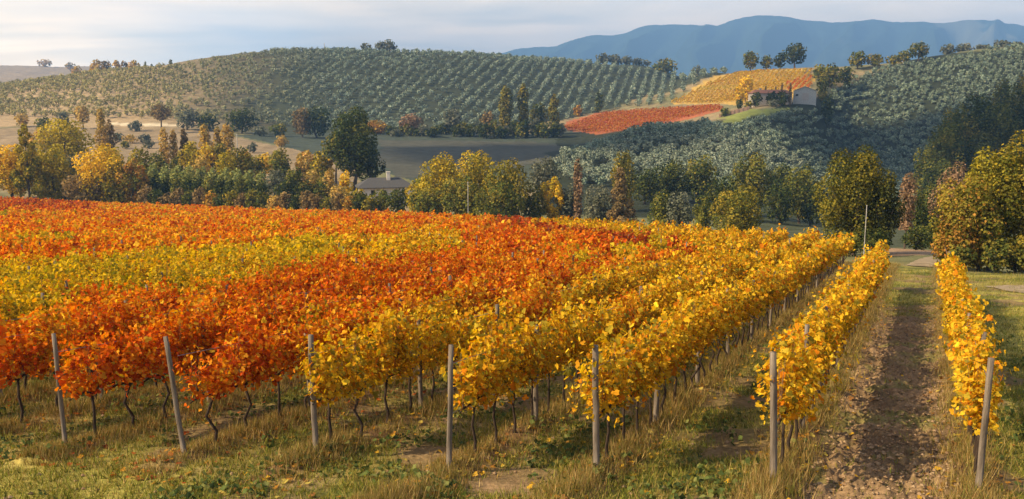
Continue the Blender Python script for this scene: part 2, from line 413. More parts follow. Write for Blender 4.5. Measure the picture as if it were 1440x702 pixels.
zone([(-300, 60), (300, 60), (300, 130), (-300, 130)], C(.26, .20, .13), 1200, 12000)
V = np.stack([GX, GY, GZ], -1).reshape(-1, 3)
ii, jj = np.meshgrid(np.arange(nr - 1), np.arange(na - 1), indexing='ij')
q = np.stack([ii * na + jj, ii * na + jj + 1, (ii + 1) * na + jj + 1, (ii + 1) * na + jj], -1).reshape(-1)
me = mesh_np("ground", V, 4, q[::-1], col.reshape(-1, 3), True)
MG = bpy.data.materials.new("ground_cover"); MG.use_nodes = True; nt = MG.node_tree
p = nt.nodes['Principled BSDF']; p.inputs['Roughness'].default_value = 0.95; p.inputs['Specular IOR Level'].default_value = 0.08
at = N(nt, 'ShaderNodeAttribute', attribute_name="tint")
geo = N(nt, 'ShaderNodeNewGeometry')
na1 = N(nt, 'ShaderNodeTexNoise', Scale=9.0, Detail=6.0, Roughness=.7); L(nt, geo.outputs['Position'], na1.inputs['Vector'])
na2 = N(nt, 'ShaderNodeTexNoise', Scale=.25, Detail=5.0, Roughness=.65); L(nt, geo.outputs['Position'], na2.inputs['Vector'])
r1 = N(nt, 'ShaderNodeMapRange'); L(nt, na1.outputs['Fac'], r1.inputs[0]); r1.inputs[1].default_value = .3; r1.inputs[2].default_value = .7; r1.inputs[3].default_value = .55; r1.inputs[4].default_value = 1.45
r2 = N(nt, 'ShaderNodeMapRange'); L(nt, na2.outputs['Fac'], r2.inputs[0]); r2.inputs[1].default_value = .3; r2.inputs[2].default_value = .7; r2.inputs[3].default_value = .7; r2.inputs[4].default_value = 1.3
mm = N(nt, 'ShaderNodeMath', operation='MULTIPLY'); L(nt, r1.outputs[0], mm.inputs[0]); L(nt, r2.outputs[0], mm.inputs[1])
vm = N(nt, 'ShaderNodeVectorMath', operation='SCALE'); L(nt, at.outputs[0], vm.inputs[0]); L(nt, mm.outputs[0], vm.inputs['Scale'])
L(nt, vm.outputs[0], p.inputs['Base Color'])
bp = N(nt, 'ShaderNodeBump', Strength=.8, Distance=.06); L(nt, na1.outputs['Fac'], bp.inputs['Height']); L(nt, bp.outputs[0], p.inputs['Normal'])
new_obj("ground", me, mat=MG, kind="structure")

# mountains far behind
MO = [(500, 118), (640, 98), (705, 76), (740, 68), (780, 66), (820, 51), (870, 48), (900, 39), (960, 34), (1000, 36), (1035, 27), (1068, 22), (1110, 24), (1150, 30), (1195, 32), (1230, 28),
      (1280, 31), (1320, 33), (1370, 29), (1410, 32), (1440, 37), (1500, 42), (1600, 40), (1800, 60), (2200, 90)]
mx = np.linspace(-1300, 7600, 620); my = np.linspace(5000, 9500, 200)
MX, MY = np.meshgrid(mx, my)
crest_t = np.array([ray(a, b)[0] for a, b in MO]); crest_z = np.array([7300 * ray(a, b)[1] for a, b in MO])
i, f, h, m = pchip(MX.ravel() / 7300, crest_t, crest_z)
cz = ((2 * f**3 - 3 * f**2 + 1) * crest_z[i] + (f**3 - 2 * f**2 + f) * h * m[i] + (-2 * f**3 + 3 * f**2) * crest_z[i + 1] + (f**3 - f**2) * h * m[i + 1]).reshape(MX.shape)
prof = np.where(MY < 7300, sm(4700, 7300, MY) * .55 + .45 * np.clip((MY - 4700) / 2600, 0, 1), 1 - .6 * sm(7300, 9500, MY))
warp = MX + 350 * (fbm(MX / 900, MY / 900, 3, 71) - .5) + (7300 - MY) * .35
spur = np.abs((warp / 520) % 1 - .5) * 2; spur2 = np.abs((warp / 210 + .3 * np.sin(MY / 300)) % 1 - .5) * 2
amp = np.clip((7300 - MY) / 600, 0, 1) * np.clip((MY - 4900) / 500, 0, 1)
MZ = -140 + (cz + 140) * prof + amp * (spur * 210 + spur2 * 80 - 220) + (fbm(MX / 130, MY / 130, 4, 77) - .5) * 34
V = np.stack([MX, MY, MZ], -1).reshape(-1, 3)
ii, jj = np.meshgrid(np.arange(len(my) - 1), np.arange(len(mx) - 1), indexing='ij'); w = len(mx)
q = np.stack([ii * w + jj, ii * w + jj + 1, (ii + 1) * w + jj + 1, (ii + 1) * w + jj], -1).reshape(-1)
pale = sm(.58, .66, fbm(MX / 420 + 3, MY / 700, 4, 79)) * .8 * sm(1500, 3500, MX)
mc = mixc(np.ones(MX.shape + (3,)) * C(.028, .045, .03), C(.17, .17, .12), pale)
M_MOUNT = leaf_mat("mountain_forest", 0.0)
new_obj("mountains", mesh_np("mountains", V, 4, q, mc.reshape(-1, 3), True), mat=M_MOUNT, kind="structure")

# ------------------------------------------------------------------ vine field
PAL = {
    'yellow': [(.72, .42, .025), (.80, .52, .035), (.64, .30, .018), (.46, .34, .035), (.60, .20, .012), (.26, .22, .03)],
    'green': [(.70, .46, .03), (.56, .41, .03), (.34, .29, .03), (.76, .46, .03), (.22, .20, .03)],
    'orange': [(.74, .27, .022), (.78, .37, .028), (.66, .18, .014), (.76, .47, .04), (.52, .11, .014), (.42, .27, .03)],
    'red': [(.64, .135, .012), (.70, .21, .017), (.54, .085, .012), (.38, .055, .012), (.76, .34, .03), (.62, .36, .03)],
    'darkred': [(.40, .06, .02), (.50, .12, .02), (.28, .05, .02), (.45, .20, .03)],
}
PWT = {'yellow': [.27, .20, .18, .15, .09, .11], 'green': [.28, .25, .19, .2, .08], 'orange': [.26, .26, .16, .16, .08, .08],
       'red': [.27, .27, .14, .07, .16, .09], 'darkred': [.3, .4, .15, .15]}
def variety(x, y, z, v, px, py):
    n = fbm(np.array([x / 5.0]), np.array([y / 5.0]), 3, 91)[0]
    n2 = hash2(np.array([x * 13]), np.array([y * 17]), 5)[0]
    line = np.interp(px, [700, 780, 900, 960, 1040], [312, 325, 340, 347, 362])
    if px > 745 and py < line: return 'yellow'
    if px > 1045 + (n - .5) * 30: return 'yellow'
    if v < 11: return 'yellow' if not (n > .66 and n2 < .6) else 'orange'
    if v < 13.5: return 'yellow' if n > .66 else ('orange' if n2 < .4 else 'red')
    if v < 15.5 and n > .60: return 'green'
    if 22.5 + (n - .5) * 4 < v < 37 + (n - .5) * 8 and px < 650 + (n - .5) * 40:
        return 'green' if (px < 480 and n2 < .75) else 'yellow'
    if px > 700 and py < line + 8: return 'darkred'
    if v < 23: return 'red' if n < .58 or n2 < .5 else 'orange'
    if px > 900: return 'red'
    if v > 37:
        if py < 300 and px < 130: return 'darkred' if n2 < .5 else 'red'
        return 'green' if n > .66 and n2 < .5 else ('red' if n < .40 or n2 < .12 else 'orange')
    return 'red' if n < .5 else 'orange'
def vine_leaves(base, n, size, var, r, spread=0.5, vig=1.0, hi=1.0):
    """leaves carried along shoots that rise from the cordon and droop at their ends"""
    ns = max(3, int(n / 16)); k = int(math.ceil(n / ns))
    s0 = r.uniform(-spread - .05, spread + .05, ns); lat = r.normal(0, .15, ns); top = r.uniform(.66, 1.28, ns) * vig
    top[r.random(ns) < .10] *= 1.18
    q = r.random((ns, k)) ** .85
    along = s0[:, None] + (r.normal(0, .28, ns)[:, None]) * q + r.normal(0, .07, (ns, k))
    side = lat[:, None] * (.4 + 1.3 * q ** .8) + r.normal(0, .085, (ns, k))
    h = 1.04 + q * top[:, None] - .45 * np.abs(side) * r.random((ns, k)) ** .5 + r.normal(0, .05, (ns, k))
    low = r.random((ns, k)) < .08; h = np.where(low, (.88) + .3 * r.random((ns, k)), h)
    along = along.ravel()[:n]; side = side.ravel()[:n]; h = h.ravel()[:n] * hi
    P = np.stack([base[0] + DU[0] * along + DV[0] * side, base[1] + DU[1] * along + DV[1] * side, base[2] + h], 1)
    nr_ = r.normal(0, .55, (len(P), 3)); nr_[:, :2] += DV[None] * np.sign(side)[:, None] * .55; nr_[:, 2] += .45
    pal = np.array(PAL[var]); ci = r.choice(len(pal), len(P), p=PWT[var])
    c = pal[ci] * r.uniform(.72, 1.15, (len(P), 1))
    return P, nr_, size * np.clip(r.lognormal(-.12, .32, len(P)), .4, 1.7), c
vines = []
for ri, v in enumerate(ROWV):
    u = rowu0(v) + .75
    u = max(u, -1)
    while u < 330:
        x = DU[0] * u + DV[0] * v; y = DU[1] * u + DV[1] * v
        if y > 6:
            t = x / y
            if ri <= 1:
                if u > (51 if ri == 1 else 46.5): break
            elif t < E_T[-1] and y > float(edgeY(t)) - 2: 
                if y > 60: break
            vines.append((ri, u, v, x, y))
        elif y < -20: break
        u += .95 + random.uniform(-.06, .06)
va = np.array([(a[3], a[4]) for a in vines])
vz = ground(va[:, 0], va[:, 1])
vpx, vpy = proj(va[:, 0], va[:, 1], vz + 1.5)
keep = (vpx > -230) & (vpx < 1560) & (va[:, 1] > 8)
order = [i for i in np.argsort(va[:, 1]) if keep[i]]
inframe = [i for i in order if -8 < vpx[i] < 1448 and vpy[i] < 730]
single = set(inframe[:300])
rownum = {}
cntrow = {}
for i in sorted(single, key=lambda i: (vines[i][0], vines[i][1])):
    rr = vines[i][0]; cntrow[rr] = cntrow.get(rr, 0) + 1; rownum[i] = cntrow[rr]
VN = {'yellow': 'golden yellow', 'green': 'yellow green', 'orange': 'orange', 'red': 'red orange', 'darkred': 'dark red'}
fb = {k: [] for k in 'PnSC'}; stuff_tr = []
def vine_wood(r, loc, n_side=6):
    lean = r.normal(0, .05, 2); hh = .96
    path = [np.array([0, 0, -.1]), np.array([lean[0] * .6, lean[1] * .6, .25]), np.array([-lean[0], lean[1], .55]), np.array([lean[0] * .4, 0, hh])]
    tr = tube_data([p_ + loc for p_ in path], [.040, .032, .028, .026], n_side)
    c = []
    for s in (-1, 1):
        L_ = .5 + r.uniform(0, .08)
        pts = [np.array([lean[0] * .4, 0, hh - .02])] + [np.array([DU[0] * s * L_ * q, DU[1] * s * L_ * q, hh + .05 * math.sin(q * 3) + r.normal(0, .012)]) for q in (.3, .65, 1)]
        c.append(tube_data([p_ + loc for p_ in pts], [.026, .024, .020, .014], n_side))
    return tr, join_data(c)
for i in order:
    ri, u, v, x, y = vines[i]; z = vz[i]
    r = np.random.default_rng(1000 + i)
    var = variety(x, y, z, v, vpx[i], vpy[i])
    vig = float(np.clip(r.normal(.96, .13), .62, 1.2))
    if ri == 0: vig *= .95
    if i in single:
        nl = int(840 * vig) if y < 26 else int(580 * vig); sz = .076 if y < 26 else .088
        if var in ('red', 'orange'): nl = int(nl * 1.1)
        P, n_, s_, c_ = vine_leaves((0, 0, 0), nl, sz, var, r, .5, vig)
        if ri == 0:      # the single row on the right is trained thinner
            sd = P[:, 0] * DV[0] + P[:, 1] * DV[1]; P[:, :2] -= (.22 * sd)[:, None] * DV[None]
        num = rownum[i]
        rowtxt = ("rightmost row" if ri == 0 else "%s row from the right" % ordn(ri + 1))
        lab = "%s grapevine, %s from the near end of %s" % (VN[var], ordn(num), rowtxt)
        root = new_obj("grapevine", None, label=lab, cat="grapevine", group="grapevines trained along the rows", loc=(x, y, z))
        tr, co = vine_wood(r, np.zeros(3))
        new_obj("trunk", tubes_mesh("trunk", [tr]), root, M_VBARK)
        new_obj("cordon", tubes_mesh("cordon", [co]), root, M_VBARK)
        cn = []
        for q_ in range(9):
            a0, l0, t0 = r.uniform(-.5, .5), r.normal(0, .12), r.uniform(.7, 1.2) * vig
            cn.append(tube_data([np.array([DU[0] * a0 + DV[0] * l0 * f_ + r.normal(0, .02), DU[1] * a0 + DV[1] * l0 * f_ + r.normal(0, .02), .98 + t0 * f_]) for f_ in (0, .35, .7, 1)], [.007, .006, .005, .003], 4))
        new_obj("canes", tubes_mesh("canes", cn), root, M_CANE)
        new_obj("foliage", leaves(P, n_, s_, c_, VINE_T, r), root, M_VINE)
    else:
        if y < 45: nl, sz = 400, .102
        elif y < 80: nl, sz = 230, .15
        elif y < 130: nl, sz = 120, .21
        else: nl, sz = 80, .27
        P, n_, s_, c_ = vine_leaves((x, y, z), nl, sz, var, r, .5, vig)
        fb['P'].append(P); fb['n'].append(n_); fb['S'].append(s_); fb['C'].append(c_)
        if y < 90:
            tr, co = vine_wood(r, np.array([x, y, z]), 4); stuff_tr += [tr, co] if y < 45 else [tr]
r = np.random.default_rng(5)
me = leaves(np.concatenate(fb['P']), np.concatenate(fb['n']), np.concatenate(fb['S']), np.concatenate(fb['C']), QUAD_T, r)
root = new_obj("grapevines", None, label="mass of red, orange and yellow grapevine rows covering the slope behind the nearest vines", cat="grapevines", kind="stuff", group="grapevines trained along the rows")
new_obj("foliage", me, root, M_VINE); new_obj("trunk", tubes_mesh("trunk", stuff_tr), root, M_VBARK)

# posts along the rows
posts = []
for ri, v in enumerate(ROWV):
    u = max(rowu0(v), -1); k = 0
    if ri < 7: u = [15.98, 15.06, 14.51, 13.48, 13.25, 12.29, 11.73][ri]
    while u < 330:
        x = DU[0] * u + DV[0] * v; y = DU[1] * u + DV[1] * v
        if y > 6:
            t = x / y
            if ri <= 1:
                if u > (52 if ri == 1 else 47): break
            elif y > 60 and y > float(edgeY(t)) - 2: break
            posts.append((ri, k, x, y, v))
        k += 1; u += 3.85
pa = np.array([(a[2], a[3]) for a in posts]); pz = ground(pa[:, 0], pa[:, 1])
ppx, ppy = proj(pa[:, 0], pa[:, 1], pz + 2.1)
pord = [i for i in np.argsort(pa[:, 1]) if -200 < ppx[i] < 1540 and pa[i, 1] > 9]
pin = [i for i in pord if -3 < ppx[i] < 1443 and ppy[i] < 705][:300]
psing = set(pin); pmesh = []
for k in range(8):
    r = np.random.default_rng(50 + k); H = 1.75 + r.uniform(0, .42) if k else 2.2
    ln = r.normal(0, .05, 2) * (1 if k else .3)
    rad_ = .052 + r.uniform(-.008, .012)
    pts = [np.array([ln[0] * q + r.normal(0, .004), ln[1] * q, H * q]) for q in np.linspace(0, 1, 7)]
    pts[0][2] = -.2
    pmesh.append(tubes_mesh("vineyard_post", [tube_data(pts, [rad_ * 1.1, rad_, rad_ * .98, rad_ * .97, rad_ * .95, rad_ * .93, rad_ * .88], 8)]))
    pmesh[-1].materials.append(M_POST)
lean_front = {0: (.02, 0), 1: (-.05, 0), 2: (-.05, 0), 3: (.09, 0), 4: (-.03, 0), 5: (-.26, 0), 6: (-.06, .0)}
pc = {}
seen_first = None; rest = []
for i in sorted(pord, key=lambda i: (posts[i][0], posts[i][1])):
    ri, k, x, y, v = posts[i]
    if i in psing:
        pc[ri] = pc.get(ri, 0) + 1; n = pc[ri]
        rowtxt = ("rightmost vine row" if ri == 0 else "%s vine row from right" % ordn(ri + 1))
        if k == 0: lab = "weathered wooden end post in the foreground heading the %s" % rowtxt
        else: lab = "grey wooden stake, %s from the near end of %s" % (ordn(n), rowtxt)
        if seen_first is None:
            o = new_obj("vineyard_post", pmesh[0]); seen_first = o
        else:
            o = seen_first.copy(); COL.objects.link(o)
        o.data = pmesh[(ri * 3 + k * 5) % 8]
        o.location = (x, y, pz[i])
        if k == 0:
            ln = lean_front.get(ri, (-.05, 0)); o.rotation_euler = (ln[1], math.atan(ln[0] / 2.2) , 0); o.scale = (1, 1, 2.2 / max(v_.co.z for v_ in o.data.vertices))
        else: o.rotation_euler = (0, 0, (ri * 7 + k * 3) % 6)
        o["label"] = lab; o["category"] = "post"; o["group"] = "wooden posts of the vine trellis"
    else:
        rest.append(tube_data([np.array([x, y, pz[i] - .1]), np.array([x + random.uniform(-.05, .05), y, pz[i] + random.uniform(1.7, 2.2)])], [.05, .045], 4))
new_obj("vineyard_posts", tubes_mesh("vineyard_posts", rest), mat=M_POST, label="many small grey trellis posts standing among the far vine rows", cat="posts", kind="stuff", group="wooden posts of the vine trellis")
# trellis wires of the nearest rows
for ri in range(9):
    v = ROWV[ri]; u0 = [15.98, 15.06, 14.51, 13.48, 13.25, 12.29, 11.73][ri] if ri < 7 else rowu0(v)
    if ri >= 7:
        u0 = max(u0, 12)
    its = []
    for hh in (.96, 1.4, 1.85):
        us = np.arange(u0, 60, 3.85); x = DU[0] * us + DV[0] * v; y = DU[1] * us + DV[1] * v; z = ground(x, y) + hh
        its.append(tube_data(np.stack([x, y, z], 1), [.006] * len(us), 4))
    new_obj("trellis_wire", tubes_mesh("trellis_wire", its), mat=M_WIRE, cat="wire", group="wires strung along the vine rows",
            label="thin metal wires strung along the %s" % ("rightmost vine row" if ri == 0 else "%s vine row from right" % ordn(ri + 1)))

# ------------------------------------------------------------------ trees
TC = {
    'darkgreen': [(.03, .045, .014), (.048, .066, .02), (.078, .09, .022), (.12, .12, .026)],
    'green': [(.065, .085, .022), (.11, .125, .028), (.17, .165, .03), (.23, .19, .035)],
    'olivegold': [(.09, .10, .022), (.17, .155, .025), (.28, .21, .03), (.22, .19, .03)],
    'yellowgreen': [(.15, .15, .02), (.32, .26, .025), (.48, .34, .03), (.40, .31, .03)],
    'gold': [(.68, .43, .025), (.58, .39, .03), (.72, .44, .025), (.38, .30, .03)],
    'orange': [(.45, .24, .035), (.38, .18, .04), (.50, .30, .04), (.28, .20, .05)],
    'brown': [(.17, .115, .05), (.24, .165, .07), (.13, .10, .045), (.29, .20, .08)],
    'pink': [(.25, .16, .09), (.31, .20, .12), (.19, .13, .07)],
    'tanyellow': [(.50, .34, .08), (.56, .36, .10), (.42, .29, .08), (.32, .26, .08)],
    'grey': [(.13, .14, .09), (.18, .18, .12), (.10, .11, .07)],
    'palegreen': [(.32, .34, .10), (.38, .37, .11), (.20, .23, .08)],
}
def crown_pts(shape, W, H, n, r):
    """leaf positions in a crown of width W, height H whose foot is at z=0"""
    K_ = {'column': 16, 'round': 20, 'spread': 22, 'bush': 14, 'cone': 20, 'loose': 22}[shape]
    cs = []
    for k in range(K_):
        q = (k + .5) / K_
        a = k * 2.399 + r.uniform(-.4, .4)
        if shape == 'column': zc = q * .94; rr = .5 * math.sin(math.pi * min(.98, .15 + .8 * zc)) * r.uniform(.3, .75); cr_ = .36
        elif shape == 'cone': zc = q * .92; rr = .5 * (1.05 - zc) * r.uniform(.5, .95); cr_ = .30 * (1.15 - zc * .7)
        else:
            zc = 1 - 2 * q; rad2 = math.sqrt(max(0, 1 - zc * zc)); m_ = r.uniform(.55, .80) if shape != 'loose' else r.uniform(.6, 1.0)
            rr = .5 * rad2 * m_; zc = .5 + .5 * zc * .76
            cr_ = r.uniform(.24, .36) if shape != 'loose' else r.uniform(.16, .30)
            if shape == 'bush': cr_ *= 1.05
        cs.append((rr * math.cos(a), rr * math.sin(a), zc, cr_))
    if shape in ('round', 'bush'): cs += [(0, 0, .45, .42), (0, 0, .55, .36)]
    cs = np.array(cs)
    w = cs[:, 3] ** 2; ci = r.choice(len(cs), n, p=w / w.sum())
    d = r.normal(size=(n, 3)); d /= np.linalg.norm(d, axis=1, keepdims=True)
    rad_ = cs[ci, 3] * (.62 + .42 * r.random(n) ** .7)
    ax = W; az = H if shape != 'column' else H * .45
    azr = {'column': H * .38, 'cone': H * .30, 'round': H * .55, 'spread': H * .5, 'bush': H * .6, 'loose': H * .5}[shape]
    P = np.stack([cs[ci, 0] * W + d[:, 0] * rad_ * W * .62, cs[ci, 1] * W + d[:, 1] * rad_ * W * .62, cs[ci, 2] * H + d[:, 2] * rad_ * azr], 1)
    lo = P[:, 2] < 0; P[lo, 2] = r.random(lo.sum()) * .2 * H
    hi = np.percentile(P[:, 2], 99.5); P[:, 2] *= H / max(hi, .01)
    return P, d, ci, len(cs)
def tree_data(W, H, Y, cols, shape, r, trunk_f=.22, dens=1.0, cap=9000):
    """leaf arrays + wood for a tree of total height H"""
    ls = min(max(.13, 2.1 * Y / F), .22 * W + .1); foot = H * trunk_f
    n = int(min(cap, max(40, dens * 3.6 * W * (H - foot) / ls ** 2 * 1.0)))
    P, d, ci, nc = crown_pts(shape, W, H - foot, n, r)
    P[:, 2] += foot
    pal = np.array(TC[cols] if isinstance(cols, str) else cols)
    cl = r.integers(0, len(pal), nc)[ci]; lf = r.integers(0, len(pal), n)
    c = pal[np.where(r.random(n) < .5, cl, lf)] * r.uniform(.75, 1.2, (n, 1)) * r.uniform(.82, 1.15, nc)[ci][:, None]
    nrm = d * .85 + r.normal(0, .42, (n, 3)); nrm[:, 2] += .25
    s_ = ls * r.uniform(.7, 1.35, n)
    tr = max(.10, .035 * min(W, H)); bend = r.normal(0, .04 * W, 2); top = H * (.8 if shape in ('column', 'cone') else .6)
    pts = [np.array([0, 0, -.6]), np.array([bend[0] * .3, bend[1] * .3, foot * .7 + .1]), np.array([bend[0], bend[1], foot + .3 * (top - foot)]), np.array([bend[0] * .6, bend[1], top])]
    wood = [tube_data(pts, [tr * 1.4, tr, tr * .8, tr * .3], 7)]
    if shape not in ('column',) and W * F / Y > 18:
        for k in range(6):
            a = k * 1.05 + r.uniform(-.3, .3); z0 = foot + (top - foot) * r.uniform(0, .5); e = W * .34
            wood.append(tube_data([np.array([bend[0] * .8, bend[1] * .8, z0]), np.array([math.cos(a) * e * .5, math.sin(a) * e * .5, z0 + (H - z0) * .25]), np.array([math.cos(a) * e, math.sin(a) * e, z0 + (H - z0) * .55])], [tr * .5, tr * .32, tr * .1], 5))
    return P, nrm, s_, c, wood
def pick(cands):
    return cands
tree_n = 0
def tree(pxc, top, w, Y, cols, shape, label, cat="tree", group=None, name=None, foot=.2, dens=1.0, cap=9000, base=None, minh=1.5):
    """a tree seen at column pxc, its top at row top, w wide in the photograph, Y metres ahead"""
    global tree_n
    tree_n += 1
    t, s = ray(pxc, top); x = t * Y; zb = gz(x, Y); H = max(minh, Y * s - zb); W = w * Y / F
    r = np.random.default_rng(3000 + tree_n)
    if base is not None: foot = max(.04, (Y * slope(base) - zb) / H)
    P, nrm, s_, c, wood = tree_data(W, H, Y, cols, shape, r, foot, dens, cap)
    nm = name or ("shrub" if cat in ("shrub", "bush") else ("poplar_tree" if shape == 'column' else "tree"))
    root = new_obj(nm, None, label=label, cat=cat, group=group, loc=(x, Y, zb))
    new_obj("trunk", tubes_mesh("trunk", wood), root, M_BARK)
    new_obj("crown", leaves(P, nrm, s_, c, QUAD_T, r, "crown"), root, M_LEAF)
    return root

